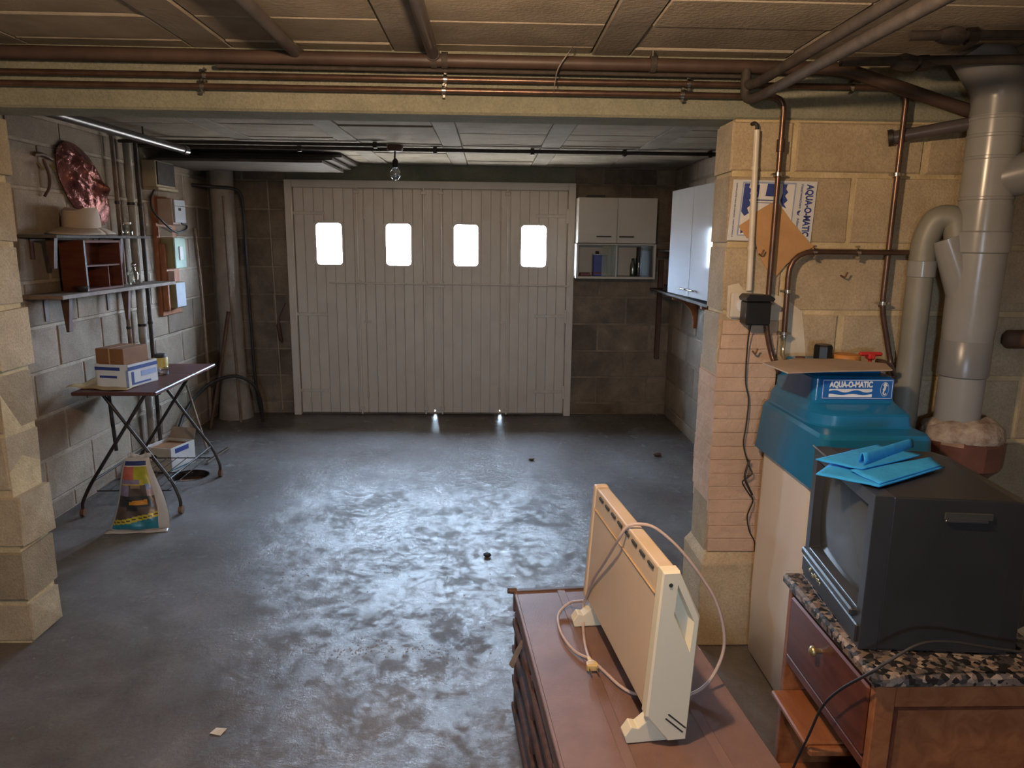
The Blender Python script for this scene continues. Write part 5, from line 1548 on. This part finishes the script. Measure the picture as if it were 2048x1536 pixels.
MB().lathe([(0.006, 0.0), (0.020, 0.006), (0.032, 0.022), (0.036, 0.040), (0.032, 0.058), (0.020, 0.076), (0.014, 0.088)], (bxx, byy, 1.942), 18).build('bulb', 'bulb_glass', ul, smooth=60)

# ================================================================== GARAGE BAY, RIGHT SIDE
tc_ = thing('wall_cabinet', 'tall pale grey two-door wall cabinet on the right wall', 'cabinet', (1.462, 4.80, 1.195), math.radians(3.5))
x0, x1, y0, y1, z0, z1 = -0.150, 0.095, -0.46, 0.46, 0.0, 0.715
MB().box(x0 + 0.018, x1, y0, y1, z0, z1, b=0.002).build('body', 'laminate', tc_, local=True)
for a, b, hy in ((0.002, 0.46, 0.02), (-0.46, -0.002, -0.14)):
    d_ = MB().box(x0, x0 + 0.017, a, b, z0 + 0.002, z1 - 0.002, b=0.002).build('door', 'laminate', tc_, local=True)
    h = MB().tube(rounded([(x0, hy, 0.05), (x0 - 0.022, hy, 0.05), (x0 - 0.022, hy + 0.12, 0.05), (x0, hy + 0.12, 0.05)], 0.008), 0.006, 8)
    h.build('handle', 'steel', d_, local=True, smooth=50, label='steel bar handle')
wc = thing('wall_cabinet', 'small cream wall cabinet with open niche right of the gate', 'cabinet', (1.06, 6.28, 1.24))
CX0, CX1, CY0, CY1 = 0.724, 1.384, 6.14, YF - 0.006
part('upper_body', 'laminate_matt', wc, bx=(CX0, CX1, CY0 + 0.018, CY1, 1.538, 1.91))
for a, b, hx in ((CX0 + 0.002, 1.050, 0.885), (1.053, CX1 - 0.002, 1.075)):
    d_ = part('door', 'laminate_matt', wc, bx=(a, b, CY0, CY0 + 0.017, 1.541, 1.908))
    MB().tube(rounded([(hx, CY0, 1.592), (hx, CY0 - 0.02, 1.592), (hx + 0.115, CY0 - 0.02, 1.592), (hx + 0.115, CY0, 1.592)], 0.008), 0.005, 8).build('handle', 'iron', d_, smooth=50)
LX0 = CX0 - 0.008
for nm, q in (('niche_side', (LX0, LX0 + 0.018, CY0 - 0.01, CY1, 1.243, 1.534)), ('niche_side', (CX1 - 0.014, CX1 + 0.004, CY0 - 0.01, CY1, 1.243, 1.534)), ('niche_floor', (LX0 + 0.018, CX1 - 0.014, CY0 - 0.01, CY1, 1.243, 1.261)),
              ('niche_top', (LX0 + 0.018, CX1 - 0.014, CY0 + 0.02, CY1, 1.522, 1.534)), ('niche_back', (LX0 + 0.018, CX1 - 0.014, CY1 - 0.008, CY1, 1.261, 1.522)), ('niche_divider', (1.05, 1.064, CY0 + 0.01, CY1 - 0.01, 1.261, 1.522))):
    part(nm, 'laminate_matt', wc, bx=q)
for a, b in ((0.935, 1.048), (1.262, 1.368)):
    part('glass_slide', 'clear', wc, bx=(a, b, CY0 + 0.012, CY0 + 0.016, 1.262, 1.520), b=0.0005)
MB().box(0.80, 0.95, 6.17, 6.30, 1.911, 1.93, b=0.003).build('flat_box', 'rubber', label='flat dark box on top of the small cream cabinet', cat='box')
can = thing('oil_can', 'blue rectangular oil can in the left niche of the small cabinet', 'can', (0.925, 6.26, 1.262))
MB().box(0.868, 0.988, 6.19, 6.28, 1.262, 1.44, b=0.006).build('body', 'bluecan', can)
MB().box(0.8675, 0.9885, 6.1892, 6.2808, 1.275, 1.30, b=0.006).build('red_band', 'redbrown', can)
MB().box(0.868, 0.988, 6.19, 6.28, 1.438, 1.447, b=0.003).build('rim', 'palegrey', can)
MB().lathe([(0.015, 0), (0.015, 0.025)], (0.905, 6.235, 1.446), 12).build('cap', 'rubber', can, smooth=40)
for x, y, r, h, m_, cap_, lab in ((1.268, 6.24, 0.030, 0.245, 'dark_glass', True, 'tall dark bottle with black cap in the right niche'), (1.213, 6.22, 0.024, 0.155, 'green_glass', False, 'short green glass bottle left of the dark bottle in the niche')):
    t = thing('bottle', lab, 'bottle', (x, y, 1.262))
    MB().lathe([(r * 0.9, 0), (r, 0.01), (r, h * 0.6), (r * 0.6, h * 0.75), (r * 0.45, h * 0.9)], (x, y, 1.262), 16).build('glass', m_, t, smooth=50)
    MB().lathe([(r * (0.85 if cap_ else 0.5), 0), (r * (0.85 if cap_ else 0.5), h * (0.4 if cap_ else 0.1))], (x, y, 1.262 + h * (0.6 if cap_ else 0.88)), 14).build('cap', 'rubber', t, smooth=40)
MB().box(0.76, 0.85, 6.20, 6.27, 1.262, 1.288, b=0.004).build('small_box', 'redbrown', label='small red-brown box beside the blue oil can', cat='box')
rs = thing('corner_shelf', 'long dusty plank shelf running under the tall wall cabinet', 'shelf', (1.49, 5.4, 1.14))
MB().box(1.372, XR - 0.006, 4.55, 6.24, 1.145, 1.165, b=0.003).build('board', 'wood_grey', rs)
for y in (4.78, 5.55):
    poly = [(XR - 0.006, 1.144), (1.40, 1.144), (1.40, 1.118)] + [(1.40 + 0.17 * math.sin(t * PI / 12), 1.118 - 0.17 * (1 - math.cos(t * PI / 12))) for t in range(1, 7)] + [(XR - 0.03, 0.90), (XR - 0.006, 0.90)]
    MB().prism(poly, y - 0.016, y + 0.016).build('bracket', 'wood_orange', rs)
rs2 = thing('corner_shelf', 'short upper shelf in the corner between both wall cabinets', 'shelf', (1.5, 5.8, 1.47))
MB().box(1.40, XR - 0.006, 5.35, 6.25, 1.476, 1.492, b=0.002).build('board', 'wood_grey', rs2)
part('batten', 'wood_brown', rs2, bx=(1.41, XR - 0.006, 6.18, 6.205, 1.43, 1.476))
MB().box(1.475, 1.515, YF - 0.045, YF - 0.006, 0.52, 1.40, b=0.003).build('wall_batten', 'wood_brown', label='dark vertical batten in the far right corner', cat='batten')
MB().lathe([(0.022, 0), (0.024, 0.01), (0.012, 0.03), (0.018, 0.045)], (1.44, 5.95, 1.166), 12).build('small_pot', 'rubber', smooth=50, label='small dark pot standing on the plank shelf', cat='pot')

# ================================================================== SMALL THINGS ON THE FLOOR
def lump(name, material, c, r, label, cat, seed):
    rn_ = random.Random(seed)
    m = MB()
    rings_ = []
    for i in range(1, 6):
        a = PI * i / 6
        rings_.append([(c[0] + r * math.sin(a) * rn_.uniform(0.75, 1.15) * math.cos(2 * PI * k / 9), c[1] + 0.8 * r * math.sin(a) * rn_.uniform(0.75, 1.15) * math.sin(2 * PI * k / 9), r * 0.45 * (1 - math.cos(a)) * rn_.uniform(0.9, 1.1) + 0.0005) for k in range(9)])
    m.loft(rings_).build(name, material, label=label, cat=cat)


lump('coal_lump', 'stone', (-0.01, 3.37), 0.022, 'small black lump on the floor in the bright reflection', 'lump', 1)
lump('dirt_clump', 'dirt', (1.24, 5.10), 0.03, 'brown dirt clump on the floor near the right wall', 'dirt clump', 2)
lump('dirt_clump', 'dirt', (0.30, 4.98), 0.020, 'small brown clump on the floor in front of the gate', 'dirt clump', 3)
MB().add([(-0.885, 2.06, 0.003), (-0.848, 2.052, 0.001), (-0.838, 2.082, 0.004), (-0.875, 2.09, 0.001)], [(0, 1, 2, 3)]).build('paper_scrap', 'card_edge', solid=0.001, label='tiny pale paper scrap on the floor in the foreground', cat='paper scrap')
db = MB()
rn3 = random.Random(9)
for cx3, cy3, sx3, sy3, n3 in ((-0.533, 2.54, 0.10, 0.03, 55), (-0.34, 2.53, 0.12, 0.04, 70), (-1.21, 2.98, 0.12, 0.05, 50), (-0.95, 3.22, 0.30, 0.06, 60), (1.28, 4.95, 0.14, 0.25, 60), (-0.3, 3.2, 0.7, 0.6, 60), (0.2, 5.0, 0.8, 0.6, 50)):
    for _ in range(n3):
        x3, y3, s3 = rn3.gauss(cx3, sx3), rn3.gauss(cy3, sy3), rn3.uniform(0.0012, 0.0042)
        if x3 > 1.5 or y3 < 2.3 and x3 > 0:
            continue
        db.add([(x3 - s3, y3 - s3, 0), (x3 + s3, y3 - s3 * 0.6, 0), (x3 + s3 * 0.3, y3 + s3, 0), (x3, y3, s3 * 0.9)], [(0, 1, 2), (0, 1, 3), (1, 2, 3), (2, 0, 3)])
db.build('debris', 'crumb', kind='stuff', label='pale concrete crumbs scattered over the floor', cat='debris')
